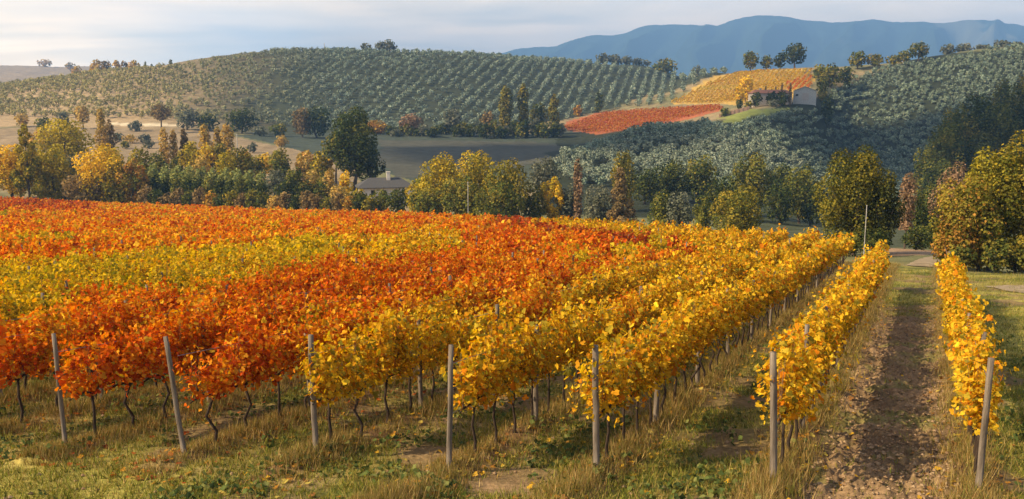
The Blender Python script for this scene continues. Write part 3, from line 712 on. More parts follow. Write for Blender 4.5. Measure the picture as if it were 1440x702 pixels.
TREES = [
 # left edge behind the vines
 (-45, 190, 90, 236, 'gold', 'round', "golden tree cut by the left edge of the picture behind the vines", {}),
 (12, 205, 66, 236, 'gold', 'round', "bright golden bushy tree at the far left behind the orange vines", {}),
 (33, 176, 42, 232, 'yellowgreen', 'cone', "tall pointed yellow green tree at the far left behind the vines", {}),
 (68, 206, 62, 238, 'yellowgreen', 'bush', "dense green and gold rounded tree right of the pointed yellow tree", {'foot': .06}),
 (88, 168, 78, 300, 'yellowgreen', 'round', "wide golden brown tree rising behind the leftmost bushes", {}),
 (55, 180, 40, 310, 'tanyellow', 'loose', "hazy pale yellow tree behind the leftmost bushes", {}),
 (141, 154, 20, 330, 'tanyellow', 'column', "slim yellow poplar standing above the bright yellow bush", {}),
 (153, 170, 18, 325, 'brown', 'column', "grey brown poplar just right of the slim yellow poplar", {}),
 (92, 222, 56, 245, 'grey', 'bush', "grey green olive bush behind the left end of the vineyard", {'foot': .08}),
 (143, 206, 74, 234, 'gold', 'round', "bright yellow round tree on the left above the orange vines", {'foot': .05}),
 (118, 245, 66, 232, 'brown', 'bush', "low reddish brown bush at the foot of the bright yellow tree", {'foot': .04}),
 (166, 232, 60, 233, 'olivegold', 'bush', "olive and orange bush on the right of the bright yellow tree", {'foot': .04}),
 (184, 226, 44, 233, 'orange', 'loose', "thin orange brown shrub between the yellow tree and the dark hedge", {'foot': .04}),
 # poplar group in the field
 (230, 181, 17, 300, 'tanyellow', 'column', "leftmost pale yellow poplar of the group in the tan field", {}),
 (243, 183, 15, 302, 'tanyellow', 'column', "second pale poplar from the left in the tan field group", {}),
 (258, 182, 16, 304, 'brown', 'column', "brownish poplar third from the left in the field group", {}),
 (287, 176, 22, 300, 'tanyellow', 'column', "tallest orange yellow poplar in the middle of the field group", {}),
 (305, 179, 15, 303, 'tanyellow', 'column', "slim poplar right of the tallest one in the field group", {}),
 (319, 176, 22, 300, 'tanyellow', 'column', "rightmost pale orange poplar of the field group", {}),
 (266, 200, 36, 292, 'yellowgreen', 'bush', "yellow green bush below the left poplars of the field group", {'foot': .05}),
 (288, 204, 30, 290, 'gold', 'bush', "golden bush below the middle of the poplar group", {'foot': .05}),
 (307, 202, 32, 292, 'olivegold', 'bush', "olive coloured bush below the right poplars of the field group", {'foot': .05}),
 (346, 212, 18, 285, 'orange', 'column', "small orange tree right of the thin pale pole", {}),
 (372, 216, 24, 285, 'gold', 'bush', "small golden shrub in the field left of the big dark pine", {}),
 (390, 214, 26, 285, 'tanyellow', 'bush', "pale yellow shrub in the field beside the small golden shrub", {}),
 (430, 212, 28, 275, 'orange', 'loose', "small orange brown tree just left of the big dark pine", {}),
 (462, 222, 16, 262, 'gold', 'column', "slim bright yellow tree at the left foot of the dark pine", {}),
 # foot of the olive hill
 (115, 148, 20, 500, 'tanyellow', 'round', "small hazy tree alone at the left foot of the olive hill", {}),
 (225, 147, 27, 480, 'brown', 'round', "brownish tree with bare trunk at the foot of the olive hill", {'foot': .45}),
 (262, 152, 34, 500, 'grey', 'bush', "dark rounded tree right of the bare trunked tree below the hill", {'foot': .08}),
 (290, 160, 32, 498, 'darkgreen', 'bush', "dark low tree between two others at the foot of the olive hill", {'foot': .08}),
 (338, 153, 44, 495, 'darkgreen', 'bush', "broad dark tree below the olive hill with a dark shadow", {'foot': .06}),
 (424, 152, 28, 480, 'brown', 'round', "brown tinged tree left of the pine at the hill foot", {'foot': .08}),
 (445, 150, 42, 485, 'darkgreen', 'bush', "dark blue green tree just left of the pine at the hill foot", {'foot': .06}),
 (495, 154, 74, 262, 'darkgreen', 'round', "large dark green pine standing alone behind the vineyard", {'foot': .16, 'dens': 1.4, 'name': "pine_tree"}),
 (470, 190, 34, 260, 'green', 'bush', "lit lower left bough mass beside the trunk of the dark pine", {'foot': .55}),
 (518, 206, 40, 263, 'darkgreen', 'bush', "dark rounded tree tucked against the right side of the pine", {'foot': .2}),
 (526, 170, 44, 510, 'orange', 'bush', "low orange shrub right of the pine below the olive hill", {'foot': .05}),
 (578, 160, 32, 505, 'pink', 'round', "round pinkish brown tree at the foot of the olive hill", {'foot': .12}),
 (637, 154, 30, 510, 'grey', 'round', "greyish rounded tree between the pinkish tree and the poplars", {'foot': .12}),
 (686, 157, 22, 512, 'brown', 'round', "small brown round tree just left of the leaning poplar pair", {'foot': .12}),
 (711, 122, 22, 520, 'olivegold', 'column', "left poplar of three golden green poplars in the valley", {'foot': .06, 'dens': 1.5}),
 (736, 119, 17, 524, 'olivegold', 'column', "middle and tallest of three golden green poplars in the valley", {'foot': .06, 'dens': 1.5}),
 (779, 134, 16, 516, 'olivegold', 'column', "right hand poplar standing apart near the red vineyard patch", {'foot': .1, 'dens': 1.5}),
 (757, 146, 26, 530, 'green', 'bush', "green bush between the middle and right valley poplars", {'foot': .05}),
 (842, 130, 14, 606, 'darkgreen', 'column', "small dark column shaped tree above the red vineyard patch", {'foot': .05}),
 (812, 148, 13, 600, 'orange', 'bush', "tiny orange shrub at the upper left corner of the red vineyard patch", {'foot': .05}),
 # bushes round the house
 (485, 240, 20, 245, 'gold', 'bush', "small bright yellow bush left of the grey roofed house", {'foot': .05}),
 (500, 266, 34, 216, 'yellowgreen', 'bush', "yellow green bush in front of the left end of the house", {'foot': .04}),
 (477, 262, 34, 214, 'tanyellow', 'bush', "pale straw coloured bush left of the house", {'foot': .04}),
 (535, 268, 34, 202, 'green', 'bush', "dark green bush below the house wall", {'foot': .04}),
 (560, 266, 36, 198, 'darkgreen', 'bush', "dark bush at the right foot of the house", {'foot': .04}),
 (590, 250, 42, 192, 'yellowgreen', 'bush', "yellow topped bush right of the house roof", {'foot': .04}),
 (618, 219, 66, 188, 'yellowgreen', 'round', "left golden green tree of the big clump behind the vines", {'foot': .05}),
 (598, 264, 50, 180, 'green', 'bush', "low green bush at the left foot of the big golden clump", {'foot': .04}),
 (668, 215, 74, 186, 'yellowgreen', 'round', "middle and tallest tree of the big golden green clump", {'foot': .05}),
 (648, 250, 66, 178, 'green', 'bush', "dark green lower tree in front of the big golden clump", {'foot': .04}),
 (714, 226, 66, 176, 'olivegold', 'round', "right tree of the big golden green clump behind the vines", {'foot': .05}),
 (700, 258, 70, 170, 'green', 'bush', "dark green bush at the right foot of the big clump", {'foot': .04}),
 (765, 223, 50, 215, 'grey', 'round', "grey green round tree right of the big golden clump", {'foot': .1}),
 (752, 262, 34, 176, 'green', 'bush', "green bush beside the start of the thin yellow vine strip", {'foot': .04}),
 (777, 250, 32, 178, 'gold', 'loose', "yellow and orange small tree left of the slim reddish poplar", {'foot': .1}),
 (800, 262, 36, 178, 'grey', 'bush', "grey shrub at the left foot of the slim reddish poplar", {'foot': .04}),
 (813, 224, 17, 176, 'pink', 'column', "slim reddish poplar behind the thin yellow strip", {'foot': .06}),
 (842, 262, 44, 172, 'grey', 'bush', "low grey shrub between the reddish poplar and the brown tree", {'foot': .04}),
 (872, 238, 46, 170, 'brown', 'cone', "brown grey tapering tree behind the yellow strip", {'foot': .06, 'dens': 1.3}),
 (878, 214, 36, 215, 'olivegold', 'round', "golden topped tree just behind the brown tapering tree", {'foot': .1}),
 (908, 238, 50, 230, 'darkgreen', 'bush', "dark tree at the foot of the near olive slope, left of centre", {'foot': .06}),
 (945, 226, 50, 235, 'darkgreen', 'bush', "dark tree at the foot of the near olive slope, above the round shrubs", {'foot': .06}),
 (985, 220, 52, 235, 'green', 'bush', "green tree at the foot of the near olive slope beside the darker ones", {'foot': .06}),
 (930, 268, 36, 152, 'green', 'bush', "left one of four rounded shrubs at the end of the vines", {'foot': .05}),
 (955, 271, 38, 150, 'grey', 'bush', "greyish second one of four rounded shrubs at the end of the vines", {'foot': .05}),
 (990, 276, 32, 142, 'green', 'bush', "small green third one of four rounded shrubs at the end of the vines", {'foot': .05}),
 (1040, 264, 78, 130, 'olivegold', 'bush', "large neatly rounded golden green bush at the end of the vines", {'foot': .04, 'dens': 1.2}),
 (1058, 217, 60, 205, 'green', 'round', "dark green tree rising behind the large rounded bush", {'foot': .08}),
 (1018, 250, 46, 190, 'darkgreen', 'bush', "dark bush behind and left of the large rounded bush", {'foot': .05}),
 (1098, 262, 44, 190, 'darkgreen', 'bush', "dark low tree between the large rounded bush and the big tree", {'foot': .05}),
 (1128, 234, 54, 200, 'green', 'round', "green tree with reddish top left of the big tree", {'foot': .08}),
 (1142, 262, 44, 192, 'darkgreen', 'bush', "dark bush just left of the big tree by the vines", {'foot': .05}),
 (1098, 232, 40, 240, 'darkgreen', 'bush', "dark tree far behind the large rounded bush on the slope", {'foot': .05}),
 # the big trees
 (1208, 211, 104, 82, [(.045, .055, .014), (.09, .095, .02), (.16, .145, .024), (.22, .18, .026)], 'round', "largest round dark green tree at the end of the yellow vine rows", {'base': 350, 'dens': 1.6, 'cap': 16000}),
 (1243, 250, 60, 80, [(.025, .03, .01), (.045, .05, .014), (.07, .07, .018)], 'bush', "dark lower tree leaning on the right side of the largest tree", {'base': 348, 'cap': 9000}),
 (1279, 244, 30, 108, 'pink', 'column', "slim pinkish poplar right of the largest tree", {'foot': .25}),
 (1304, 262, 40, 120, 'darkgreen', 'bush', "dark tree behind and right of the slim pinkish poplar", {'foot': .05}),
 (1360, 252, 100, 64, [(.12, .12, .02), (.22, .18, .03), (.38, .20, .04), (.26, .20, .03)], 'round', "golden green tree with orange tinge left of the right edge", {'base': 372, 'dens': 1.2, 'cap': 11000}),
 (1405, 212, 100, 66, [(.12, .13, .02), (.26, .22, .025), (.36, .27, .03), (.2, .18, .03)], 'round', "tall yellow green tree near the right edge with dark trunk", {'base': 366, 'dens': 1.2, 'cap': 12000}),
 (1462, 182, 120, 66, 'olivegold', 'round', "tallest yellow green tree cut by the right edge", {'base': 372, 'dens': 1.2, 'cap': 12000}),
 (1345, 232, 56, 110, 'pink', 'round', "reddish tinged tree behind the golden tree on the right", {'foot': .1}),
 (1300, 208, 32, 270, 'green', 'bush', "olive green tree in the shaded hollow right of the largest tree", {'foot': .08}),
 (1330, 176, 52, 280, 'green', 'round', "green tree low on the shaded slope at the right", {'foot': .08}),
 (1347, 152, 54, 300, 'green', 'round', "rounded green tree in the middle of the wood at the right", {'foot': .08}),
 (1378, 136, 60, 310, 'darkgreen', 'round', "dark tree in the wood climbing the slope at the right", {'foot': .08}),
 (1408, 150, 60, 300, 'darkgreen', 'round', "very dark tree in the wood behind the tall yellow green tree", {'foot': .08}),
 (1440, 120, 70, 320, 'darkgreen', 'round', "dark tree at the top of the wood at the right edge", {'foot': .08}),
 (1320, 225, 46, 250, 'darkgreen', 'bush', "dark undergrowth tree below the wood at the right", {'foot': .05}),
 (1375, 190, 60, 280, 'darkgreen', 'bush', "dark tree half hidden behind the yellow green trees", {'foot': .05}),
 (1411, 111, 30, 400, 'green', 'round', "single olive green tree high on the slope near the right edge", {'foot': .15}),
 (1440, 104, 22, 380, 'olivegold', 'round', "golden tree touching the right edge high on the slope", {'foot': .1}),
 # hill crests
 (514, 61, 14, 798, 'grey', 'bush', "smallest of three dark trees on the crest of the olive hill", {'foot': .1}),
 (534, 58, 14, 798, 'grey', 'round', "middle of three dark trees on the crest of the olive hill", {'foot': .1}),
 (547, 56, 22, 798, 'grey', 'round', "largest of three dark trees on the crest of the olive hill", {'foot': .1}),
 (667, 73, 8, 805, 'grey', 'bush', "tiny lone bush on the crest of the olive hill", {'foot': .1}),
 (848, 75, 20, 870, 'grey', 'bush', "left end of the dark hedge on the hill crest below the mountains", {'foot': .05}),
 (864, 77, 20, 870, 'grey', 'bush', "second bush of the dark hedge on the hill crest", {'foot': .05}),
 (880, 79, 20, 870, 'grey', 'bush', "third bush of the dark hedge on the hill crest", {'foot': .05}),
 (895, 82, 20, 870, 'grey', 'bush', "fourth bush of the dark hedge on the hill crest", {'foot': .05}),
 (908, 85, 16, 870, 'grey', 'bush', "right end of the dark hedge on the hill crest", {'foot': .05}),
 (936, 83, 34, 800, 'green', 'round', "broad dark green tree on the saddle left of the yellow vineyard", {'foot': .12}),
 (980, 93, 16, 760, 'grey', 'bush', "small bush on the crest left of the yellow vineyard", {'foot': .05}),
 (1056, 73, 22, 640, 'green', 'round', "left tree of the row above the yellow vineyard", {'foot': .2}),
 (1079, 78, 17, 640, 'green', 'round', "second tree of the row above the yellow vineyard", {'foot': .2}),
 (1098, 75, 18, 640, 'darkgreen', 'round', "third tree of the row above the yellow vineyard", {'foot': .2}),
 (1119, 61, 32, 636, 'darkgreen', 'round', "tallest tree at the right of the row above the yellow vineyard", {'foot': .2}),
 (1153, 91, 20, 560, 'green', 'bush', "green bush at the upper right corner of the yellow vineyard", {'foot': .05}),
 (1170, 90, 28, 555, 'green', 'round', "large green tree right of the yellow vineyard behind the pale shed", {'foot': .05}),
 (1190, 95, 22, 570, 'darkgreen', 'bush', "dark bush right of the tree behind the pale shed", {'foot': .05}),
 (1158, 108, 18, 500, 'green', 'bush', "green bush directly behind the pale shed", {'foot': .05}),
 (1207, 72, 24, 620, 'green', 'round', "left tree of the pair on the crest right of the yellow vineyard", {'foot': .12}),
 (1231, 76, 26, 620, 'olivegold', 'round', "golden tinged tree of the pair on the crest", {'foot': .15}),
 (1257, 78, 22, 622, 'olivegold', 'bush', "low reddish gold tree left of the tall crest tree", {'foot': .1}),
 (1272, 72, 20, 624, 'green', 'round', "green tree just left of the tall crest tree", {'foot': .1}),
 (1293, 60, 28, 624, 'green', 'round', "tallest crest tree between the pale shed and the right edge", {'foot': .15}),
 (1334, 63, 22, 660, 'grey', 'bush', "first dark bush of the line on the right hand skyline", {'foot': .05}),
 (1357, 61, 24, 660, 'grey', 'bush', "second dark bush of the line on the right hand skyline", {'foot': .05}),
 (1383, 63, 22, 660, 'grey', 'bush', "third dark bush of the line on the right hand skyline", {'foot': .05}),
 (1409, 57, 24, 665, 'grey', 'bush', "fourth dark bush of the line on the right hand skyline", {'foot': .05}),
 (1431, 59, 20, 665, 'grey', 'bush', "last dark bush of the line on the right hand skyline", {'foot': .05}),
 # farm
 (1049, 107, 22, 500, 'gold', 'round', "bright yellow tree in front of the yellow vineyard by the farm", {'foot': .05}),
 (1041, 120, 14, 490, 'gold', 'bush', "small bright yellow bush left of the farm", {'foot': .05}),
 (1064, 130, 16, 446, 'darkgreen', 'bush', "dark square tree in front of the farm house", {'foot': .05}),
 (1086, 129, 16, 447, 'darkgreen', 'bush', "dark tree before the middle of the farm house", {'foot': .05}),
 (1100, 128, 20, 446, 'darkgreen', 'bush', "dark tree at the right end of the farm house", {'foot': .05}),
 (1087, 141, 18, 440, 'grey', 'bush', "pale grey olive in front of the farm house", {'foot': .05}),
 (1053, 142, 12, 440, 'olivegold', 'bush', "small golden bush at the left of the farm house", {'foot': .05}),
 (1040, 140, 10, 442, 'darkgreen', 'bush', "small dark bush left of the golden bush by the farm", {'foot': .05}),
 (1112, 117, 4.5, 445, 'brown', 'column', "dark brown cypress against the left side of the pale shed", {'foot': .04}),
 (1100, 117, 4, 475, 'brown', 'column', "thin brown cypress rising behind the farm house roof", {'foot': .04}),
 (1091, 121, 3, 475, 'brown', 'column', "very thin cypress behind the middle of the farm roof", {'foot': .04}),
 (1077, 120, 3, 475, 'brown', 'column', "very thin cypress behind the left of the farm roof", {'foot': .04}),
 (1165, 134, 18, 446, 'darkgreen', 'bush', "dark bush at the right end of the pale shed", {'foot': .05}),
 (1020, 152, 14, 430, 'green', 'bush', "bush on the left edge of the green lawn below the farm", {'foot': .05}),
 # left skyline
 (62, 84, 20, 2300, 'tanyellow', 'bush', "broad hazy tree on the far left skyline", {'foot': .05}),
 (98, 88, 14, 2100, 'tanyellow', 'bush', "low hazy tree on the far left skyline right of the broad one", {'foot': .05}),
 (107, 93, 16, 900, 'tanyellow', 'bush', "rounded hazy tree below the far left skyline", {'foot': .05}),
 (135, 85, 18, 880, 'tanyellow', 'round', "left tree of the hazy grove on the left skyline", {'foot': .05}),
 (149, 86, 16, 880, 'brown', 'round', "second tree of the hazy grove on the left skyline", {'foot': .05}),
 (164, 85, 12, 878, 'tanyellow', 'column', "slim third tree of the hazy grove on the left skyline", {'foot': .05}),
 (175, 87, 12, 876, 'brown', 'column', "slim fourth tree of the hazy grove on the left skyline", {'foot': .05}),
 (187, 85, 16, 874, 'tanyellow', 'round', "right tree of the hazy grove on the left skyline", {'foot': .05}),
 (128, 97, 18, 860, 'gold', 'bush', "low yellowish bush below the hazy grove", {'foot': .05}),
 (204, 87, 5, 850, 'green', 'column', "taller of two tiny cypresses on the left skyline", {'foot': .04}),
 (213, 90, 4, 850, 'green', 'column', "shorter of two tiny cypresses on the left skyline", {'foot': .04}),
 (240, 84, 6, 840, 'green', 'column', "single small cypress where the olive hill starts to rise", {'foot': .04}),
]
for a in TREES:
    kw = dict(a[7]); shape = a[5]; h_lab = a[6]
    cat = "tree"
    if any(w_ in h_lab for w_ in (" bush", "shrub")) and "bush mass" not in h_lab: cat = "shrub"
    if "poplar" in h_lab.split(" left of")[0] and shape == 'column': cat = "poplar"
    if "cypress" in h_lab: cat = "cypress"; kw['name'] = "cypress_tree"
    if kw.get('name') == "pine_tree": cat = "pine"
    if cat != "poplar" and shape == 'column' and 'name' not in kw: kw['name'] = "tree"
    if cat == "tree" and shape == 'bush' and 'name' not in kw: kw['name'] = "tree"
    tree(a[0], a[1], a[2], a[3], a[4], shape, h_lab, cat=cat, **kw)
rs = np.random.default_rng(909)
for k in range(26):
    x_ = 548 + k * 9.6 + rs.uniform(-3, 3); tree(float(x_), float(177 + rs.uniform(-3, 6) - k * .35), float(rs.uniform(14, 24)), 498 + rs.uniform(-6, 14), ('darkgreen', 'grey', 'darkgreen', 'green')[k % 4], 'bush',
         "dark scrub bush below the olive hill, %s from the left in line" % ordn(k + 1), cat="shrub", group="dark scrub bushes along the foot of the olive hill", foot=.04)
for k, (x_, y_, w_, d_) in enumerate([(165, 187, 16, 430), (182, 190, 20, 425), (203, 188, 18, 428), (176, 199, 14, 400), (208, 197, 16, 405), (150, 178, 22, 470), (190, 170, 20, 490), (60, 165, 22, 480), (88, 158, 18, 500), (30, 160, 20, 500), (365, 178, 22, 480), (392, 174, 26, 485), (355, 200, 14, 390), (395, 190, 18, 420)]):
    tree(x_, y_, w_, d_, ('grey', 'tanyellow', 'grey', 'green')[k % 4], 'bush', "hazy scrub bush in the tan valley fields, %s of the scattered ones" % ordn(k + 1), cat="shrub", group="scattered scrub bushes in the left valley", foot=.04)
for k, (x_, y_, w_, d_, c_) in enumerate([(1232, 322, 44, 76, 'darkgreen'), (1196, 326, 40, 79, 'green'), (1330, 338, 34, 66, 'olivegold'), (1352, 342, 40, 62, 'green'), (1378, 336, 36, 64, 'olivegold'), (1404, 338, 44, 61, 'green'), (1432, 334, 44, 62, 'olivegold'), (1462, 338, 48, 60, 'green'), (1290, 318, 40, 96, 'darkgreen'), (1320, 314, 44, 100, 'darkgreen')]):
    tree(x_, y_, w_, d_, c_, 'bush', "low undergrowth shrub below the trees at right, %s of the shrubs there" % ordn(k + 1), cat="shrub", group="undergrowth shrubs below the trees on the right", foot=.03, minh=.8)
rs = np.random.default_rng(515)
for k in range(16):
    x_ = 20 + k * 29 + rs.uniform(-8, 8); c_ = ('yellowgreen', 'tanyellow', 'green', 'olivegold')[(k * 3 + k // 4) % 4]
    tree(float(x_), float(214 + rs.uniform(-8, 10)), float(rs.uniform(26, 42)), float(262 + rs.uniform(-6, 14)), c_, 'round' if k % 2 else 'bush',
         "%s tree in the soft belt behind the vineyard hedge, %s from the left" % ({'yellowgreen': 'yellow green', 'tanyellow': 'straw yellow', 'green': 'green', 'olivegold': 'olive gold'}[c_], ordn(k + 1)), group="belt of trees behind the left hedge", foot=.06)
# orchard hedge behind the vineyard: dark trees in front, pale topped ones behind
for k, x_ in enumerate(np.arange(203, 372, 15)):
    tree(float(x_), 243 + k * .75 + (k % 3) * 2, 20, 238 - k * 1.5, 'darkgreen' if k % 3 else 'green', 'bush', "dark green orchard tree in the front hedge line, %s from its left end" % ordn(k + 1),
         group="dark orchard trees in a line behind the vineyard", foot=.05)
for k, x_ in enumerate(np.arange(196, 380, 17)):
    tree(float(x_), 230 + k * 1.1, 23, 254 - k * 1.2, 'palegreen', 'bush', "pale green topped orchard tree in the rear line, %s from its left end" % ordn(k + 1),
         group="pale green orchard trees in the line behind", foot=.05)
cc = ['brown', 'olivegold', 'brown', 'green', 'orange', 'darkgreen', 'brown', 'green', 'tanyellow', 'darkgreen', 'brown', 'green', 'brown']
cn_ = {'brown': 'brown', 'olivegold': 'golden olive', 'green': 'green', 'orange': 'orange brown', 'darkgreen': 'dark green', 'tanyellow': 'straw yellow'}
for k, x_ in enumerate(np.linspace(205, 520, 22)):
    c_ = cc[(k * 5) % 13]
    yy = 262 + (k * 7 % 5) * 2 + k * .45
    tree(float(x_), yy, 24, 226 - k * 1.3, c_, 'bush', "low %s bush at the field edge, %s from the left in the tangled hedge" % (cn_[c_], ordn(k + 1)),
         cat="shrub", group="low bushes of the tangled hedge at the vineyard edge", foot=.04)
for k, (x_, y_, w_, c_) in enumerate([(388, 240, 32, 'grey'), (414, 236, 30, 'green'), (438, 240, 30, 'tanyellow'), (402, 252, 34, 'darkgreen'), (452, 250, 34, 'green'), (462, 238, 20, 'tanyellow'), (428, 256, 34, 'darkgreen')]):
    tree(x_, y_, w_, 236 - (k > 2) * 6, c_, 'bush', "%s hedge tree, %s of seven between the orchard line and the house" % ({'grey': 'grey green', 'green': 'green', 'tanyellow': 'straw yellow', 'darkgreen': 'dark green'}[c_], ordn(k + 1)),
         group="mixed hedge trees between orchard and house", foot=.05)

# ------------------------------------------------------------------ olive groves
LEFT_HILL = [(-200, 128), (0, 122), (130, 104), (250, 93), (380, 74), (480, 72), (620, 76), (700, 79), (840, 91), (930, 101), (1045, 97), (1000, 108), (935, 146), (850, 156), (790, 170), (700, 178), (600, 186), (470, 188), (430, 182), (300, 172), (150, 166), (-200, 166)]
RIGHT_HILL = [(778, 238), (800, 214), (860, 200), (905, 184), (1005, 176), (1035, 176), (1080, 166), (1115, 156), (1160, 148), (1170, 128), (1200, 112), (1240, 98), (1310, 86), (1370, 75), (1440, 66), (1600, 62), (1600, 300), (1260, 290), (1150, 275), (1000, 272), (860, 268), (800, 262)]
def grove(poly, y0, y1, sa, sb, rot, jit, seed):
    r = np.random.default_rng(seed)
    c, s = math.cos(rot), math.sin(rot)
    a = np.arange(-900, 900, sa); b = np.arange(-900, 900, sb)
    Aa, Bb = np.meshgrid(a, b)
    ia, ib = np.meshgrid(np.arange(len(a)), np.arange(len(b)))
    x = Aa * c - Bb * s + r.normal(0, jit, Aa.shape); y = 600 + Aa * s + Bb * c + r.normal(0, jit, Aa.shape)
    k = (y > y0) & (y < y1) & (np.abs(x) < 700) & (r.random(x.shape) > .05 + .30 * (fbm(x / 28, y / 28, 3, 19) > .60)); x = x[k]; y = y[k]; ib = ib[k]
    z = ground(x, y); p_, q_ = proj(x, y, z)
    k = inpoly(p_, q_, poly); return x[k], y[k], z[k], p_[k], q_[k], ib[k]
lh = grove(LEFT_HILL, 505, 900, 6.2, 7.2, math.radians(80), .3, 1)
rh = grove(RIGHT_HILL, 195, 655, 4.7, 4.7, math.radians(12), .45, 2)
keepo = ~(((rh[3] > 1035) & (rh[3] < 1170) & (rh[4] > 140) & (rh[4] < 158)) | inpoly(rh[3], rh[4], [(1000, 178), (1020, 150), (1120, 148), (1120, 160), (1062, 172), (1030, 180)]))
rh = tuple(a[keepo] for a in rh)
OC = np.array([(.20, .245, .18), (.25, .295, .225), (.16, .20, .145), (.12, .15, .10), (.25, .265, .18)])
ov = []
for k in range(6):
    r = np.random.default_rng(400 + k); W = 3.7 * r.uniform(.85, 1.15); H = 3.3 * r.uniform(.88, 1.15)
    P, d, ci, nc = crown_pts('bush', W, H * .8, 330, r); P[:, 2] += H * .2
    c = OC[r.integers(0, 5, 330)] * r.uniform(.8, 1.2, (330, 1))
    cm = leaves(P, d + r.normal(0, .6, P.shape) + [0, 0, .3], .36 * r.uniform(.7, 1.3, 330), c, QUAD_T, r, "crown"); cm.materials.append(M_OLIVE)
    tm = tubes_mesh("trunk", [tube_data([np.array([0, 0, -.4]), np.array([.1, 0, .5]), np.array([0, .1, 1.6])], [.2, .15, .09], 6)]); tm.materials.append(M_BARK)
    ov.append((cm, tm))
# the 300 that show largest: the nearest ones on the near slope not hidden behind the trees at its foot
front = [i for i in np.argsort(rh[1]) if 0 < rh[3][i] < 1440 and rh[4][i] < 262][:300]
fs = set(front)
bands = {}
for i in front: bands.setdefault(int((rh[1][i] - 190) // 9), []).append(i)
proto = None
for bi, b in enumerate(sorted(bands)):
    for j, i in enumerate(sorted(bands[b], key=lambda i: rh[3][i])):
        lab = "silvery olive tree, %s from the left in the %s tree line up the near slope" % (ordn(j + 1), ordn(bi + 1))
        if proto is None:
            proto = new_obj("olive_tree", None, cat="olive tree", group="olive trees on the near slope below the farm")
            pc_ = new_obj("crown", ov[0][0], proto); pt_ = new_obj("trunk", ov[0][1], proto); o, oc, ot = proto, pc_, pt_
        else:
            o = proto.copy(); COL.objects.link(o)
            oc = pc_.copy(); oc.parent = o; COL.objects.link(oc)
            ot = pt_.copy(); ot.parent = o; COL.objects.link(ot)
        k = (i * 7) % 6; oc.data = ov[k][0]; ot.data = ov[k][1]
        o.location = (rh[0][i], rh[1][i], rh[2][i]); s_ = .82 + ((i * 13) % 10) * .04; o.scale = (s_, s_, s_); o.rotation_euler = (0, 0, i * 1.7)
        o["label"] = lab
ra = np.random.default_rng(77); acc = []; ow = []
for (xs, ys, zs, ps, qs, ib), hill in ((rh, 1), (lh, 0)):
    for i in range(len(xs)):
        if hill and i in fs: continue
        if not (-150 < ps[i] < 1560): continue
        W = (3.5 if hill else 4.1) * ra.uniform(.62, 1.22); H = W * ra.uniform(.8, 1.0)
        n = 130 if ys[i] < 420 else (100 if ys[i] < 560 else 76)
        P, d, ci, nc = crown_pts('bush', W, H * .85, n, ra); P[:, 2] += H * .15; P += [xs[i], ys[i], zs[i]]
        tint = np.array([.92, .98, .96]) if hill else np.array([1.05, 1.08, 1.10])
        if hill == 0 and ps[i] < 460: tint = 1 + np.array([.75, .32, -.30]) * min(1, (460 - ps[i]) / 260)  # warm glow at the left put into the olive leaf colour
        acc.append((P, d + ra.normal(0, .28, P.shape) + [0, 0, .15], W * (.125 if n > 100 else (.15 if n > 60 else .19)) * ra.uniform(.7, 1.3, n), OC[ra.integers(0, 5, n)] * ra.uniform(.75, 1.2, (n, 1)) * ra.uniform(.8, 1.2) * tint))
        ow.append(tube_data([np.array([xs[i], ys[i], zs[i] - .5]), np.array([xs[i], ys[i], zs[i] + H * .4])], [.2, .12], 4))
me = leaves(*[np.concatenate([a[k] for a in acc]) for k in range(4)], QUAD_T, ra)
root = new_obj("olive_grove", None, label="thousands of silvery olive trees in lines covering the far hills", cat="olive grove", kind="stuff", group="olive trees on the far hills")
new_obj("foliage", me, root, M_OLIVE); new_obj("trunk", tubes_mesh("trunk", ow), root, M_BARK)

# distant vineyard patches on the far slope
def patch(poly, y0, y1, pals, name, label, seed, rot):
    r = np.random.default_rng(seed); c, s = math.cos(rot), math.sin(rot)
    a = np.arange(-500, 500, 1.1); b = np.arange(-500, 500, 3.2); Aa, Bb = np.meshgrid(a, b)
    x = Aa * c - Bb * s; y = 550 + Aa * s + Bb * c; k = (y > y0) & (y < y1) & (np.abs(x) < 350); x = x[k]; y = y[k]
    z = ground(x, y); p_, q_ = proj(x, y, z); k = inpoly(p_, q_, poly); x, y, z, p_, q_ = x[k], y[k], z[k], p_[k], q_[k]
    var = pals(p_, q_)
    rep = 7; n = len(x) * rep
    P = np.stack([np.repeat(x, rep) + r.normal(0, .4, n), np.repeat(y, rep) + r.normal(0, .35, n), np.repeat(z, rep) + r.uniform(.5, 1.7, n)], 1)
    C_ = np.zeros((n, 3)); vr = np.repeat(var, rep)
    for kx in PAL:
        mk = vr == kx
        if mk.any(): C_[mk] = np.array(PAL[kx])[r.choice(len(PAL[kx]), mk.sum(), p=PWT[kx])]
    nr_ = r.normal(0, .5, (n, 3)); nr_[:, 2] += .5
    root = new_obj(name, None, label=label, cat="vineyard", kind="stuff")
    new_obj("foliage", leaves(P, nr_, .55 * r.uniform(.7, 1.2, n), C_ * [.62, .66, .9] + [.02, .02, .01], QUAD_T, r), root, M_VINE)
patch([(788, 181), (850, 160), (900, 156), (1010, 150), (1016, 154), (940, 172), (880, 186), (830, 188)], 455, 690, lambda p_, q_: np.where(p_ < 2000, 'red', 'red').astype(object), "distant_vineyard", "red orange vineyard patch on the valley slope right of the poplars", 61, .5)
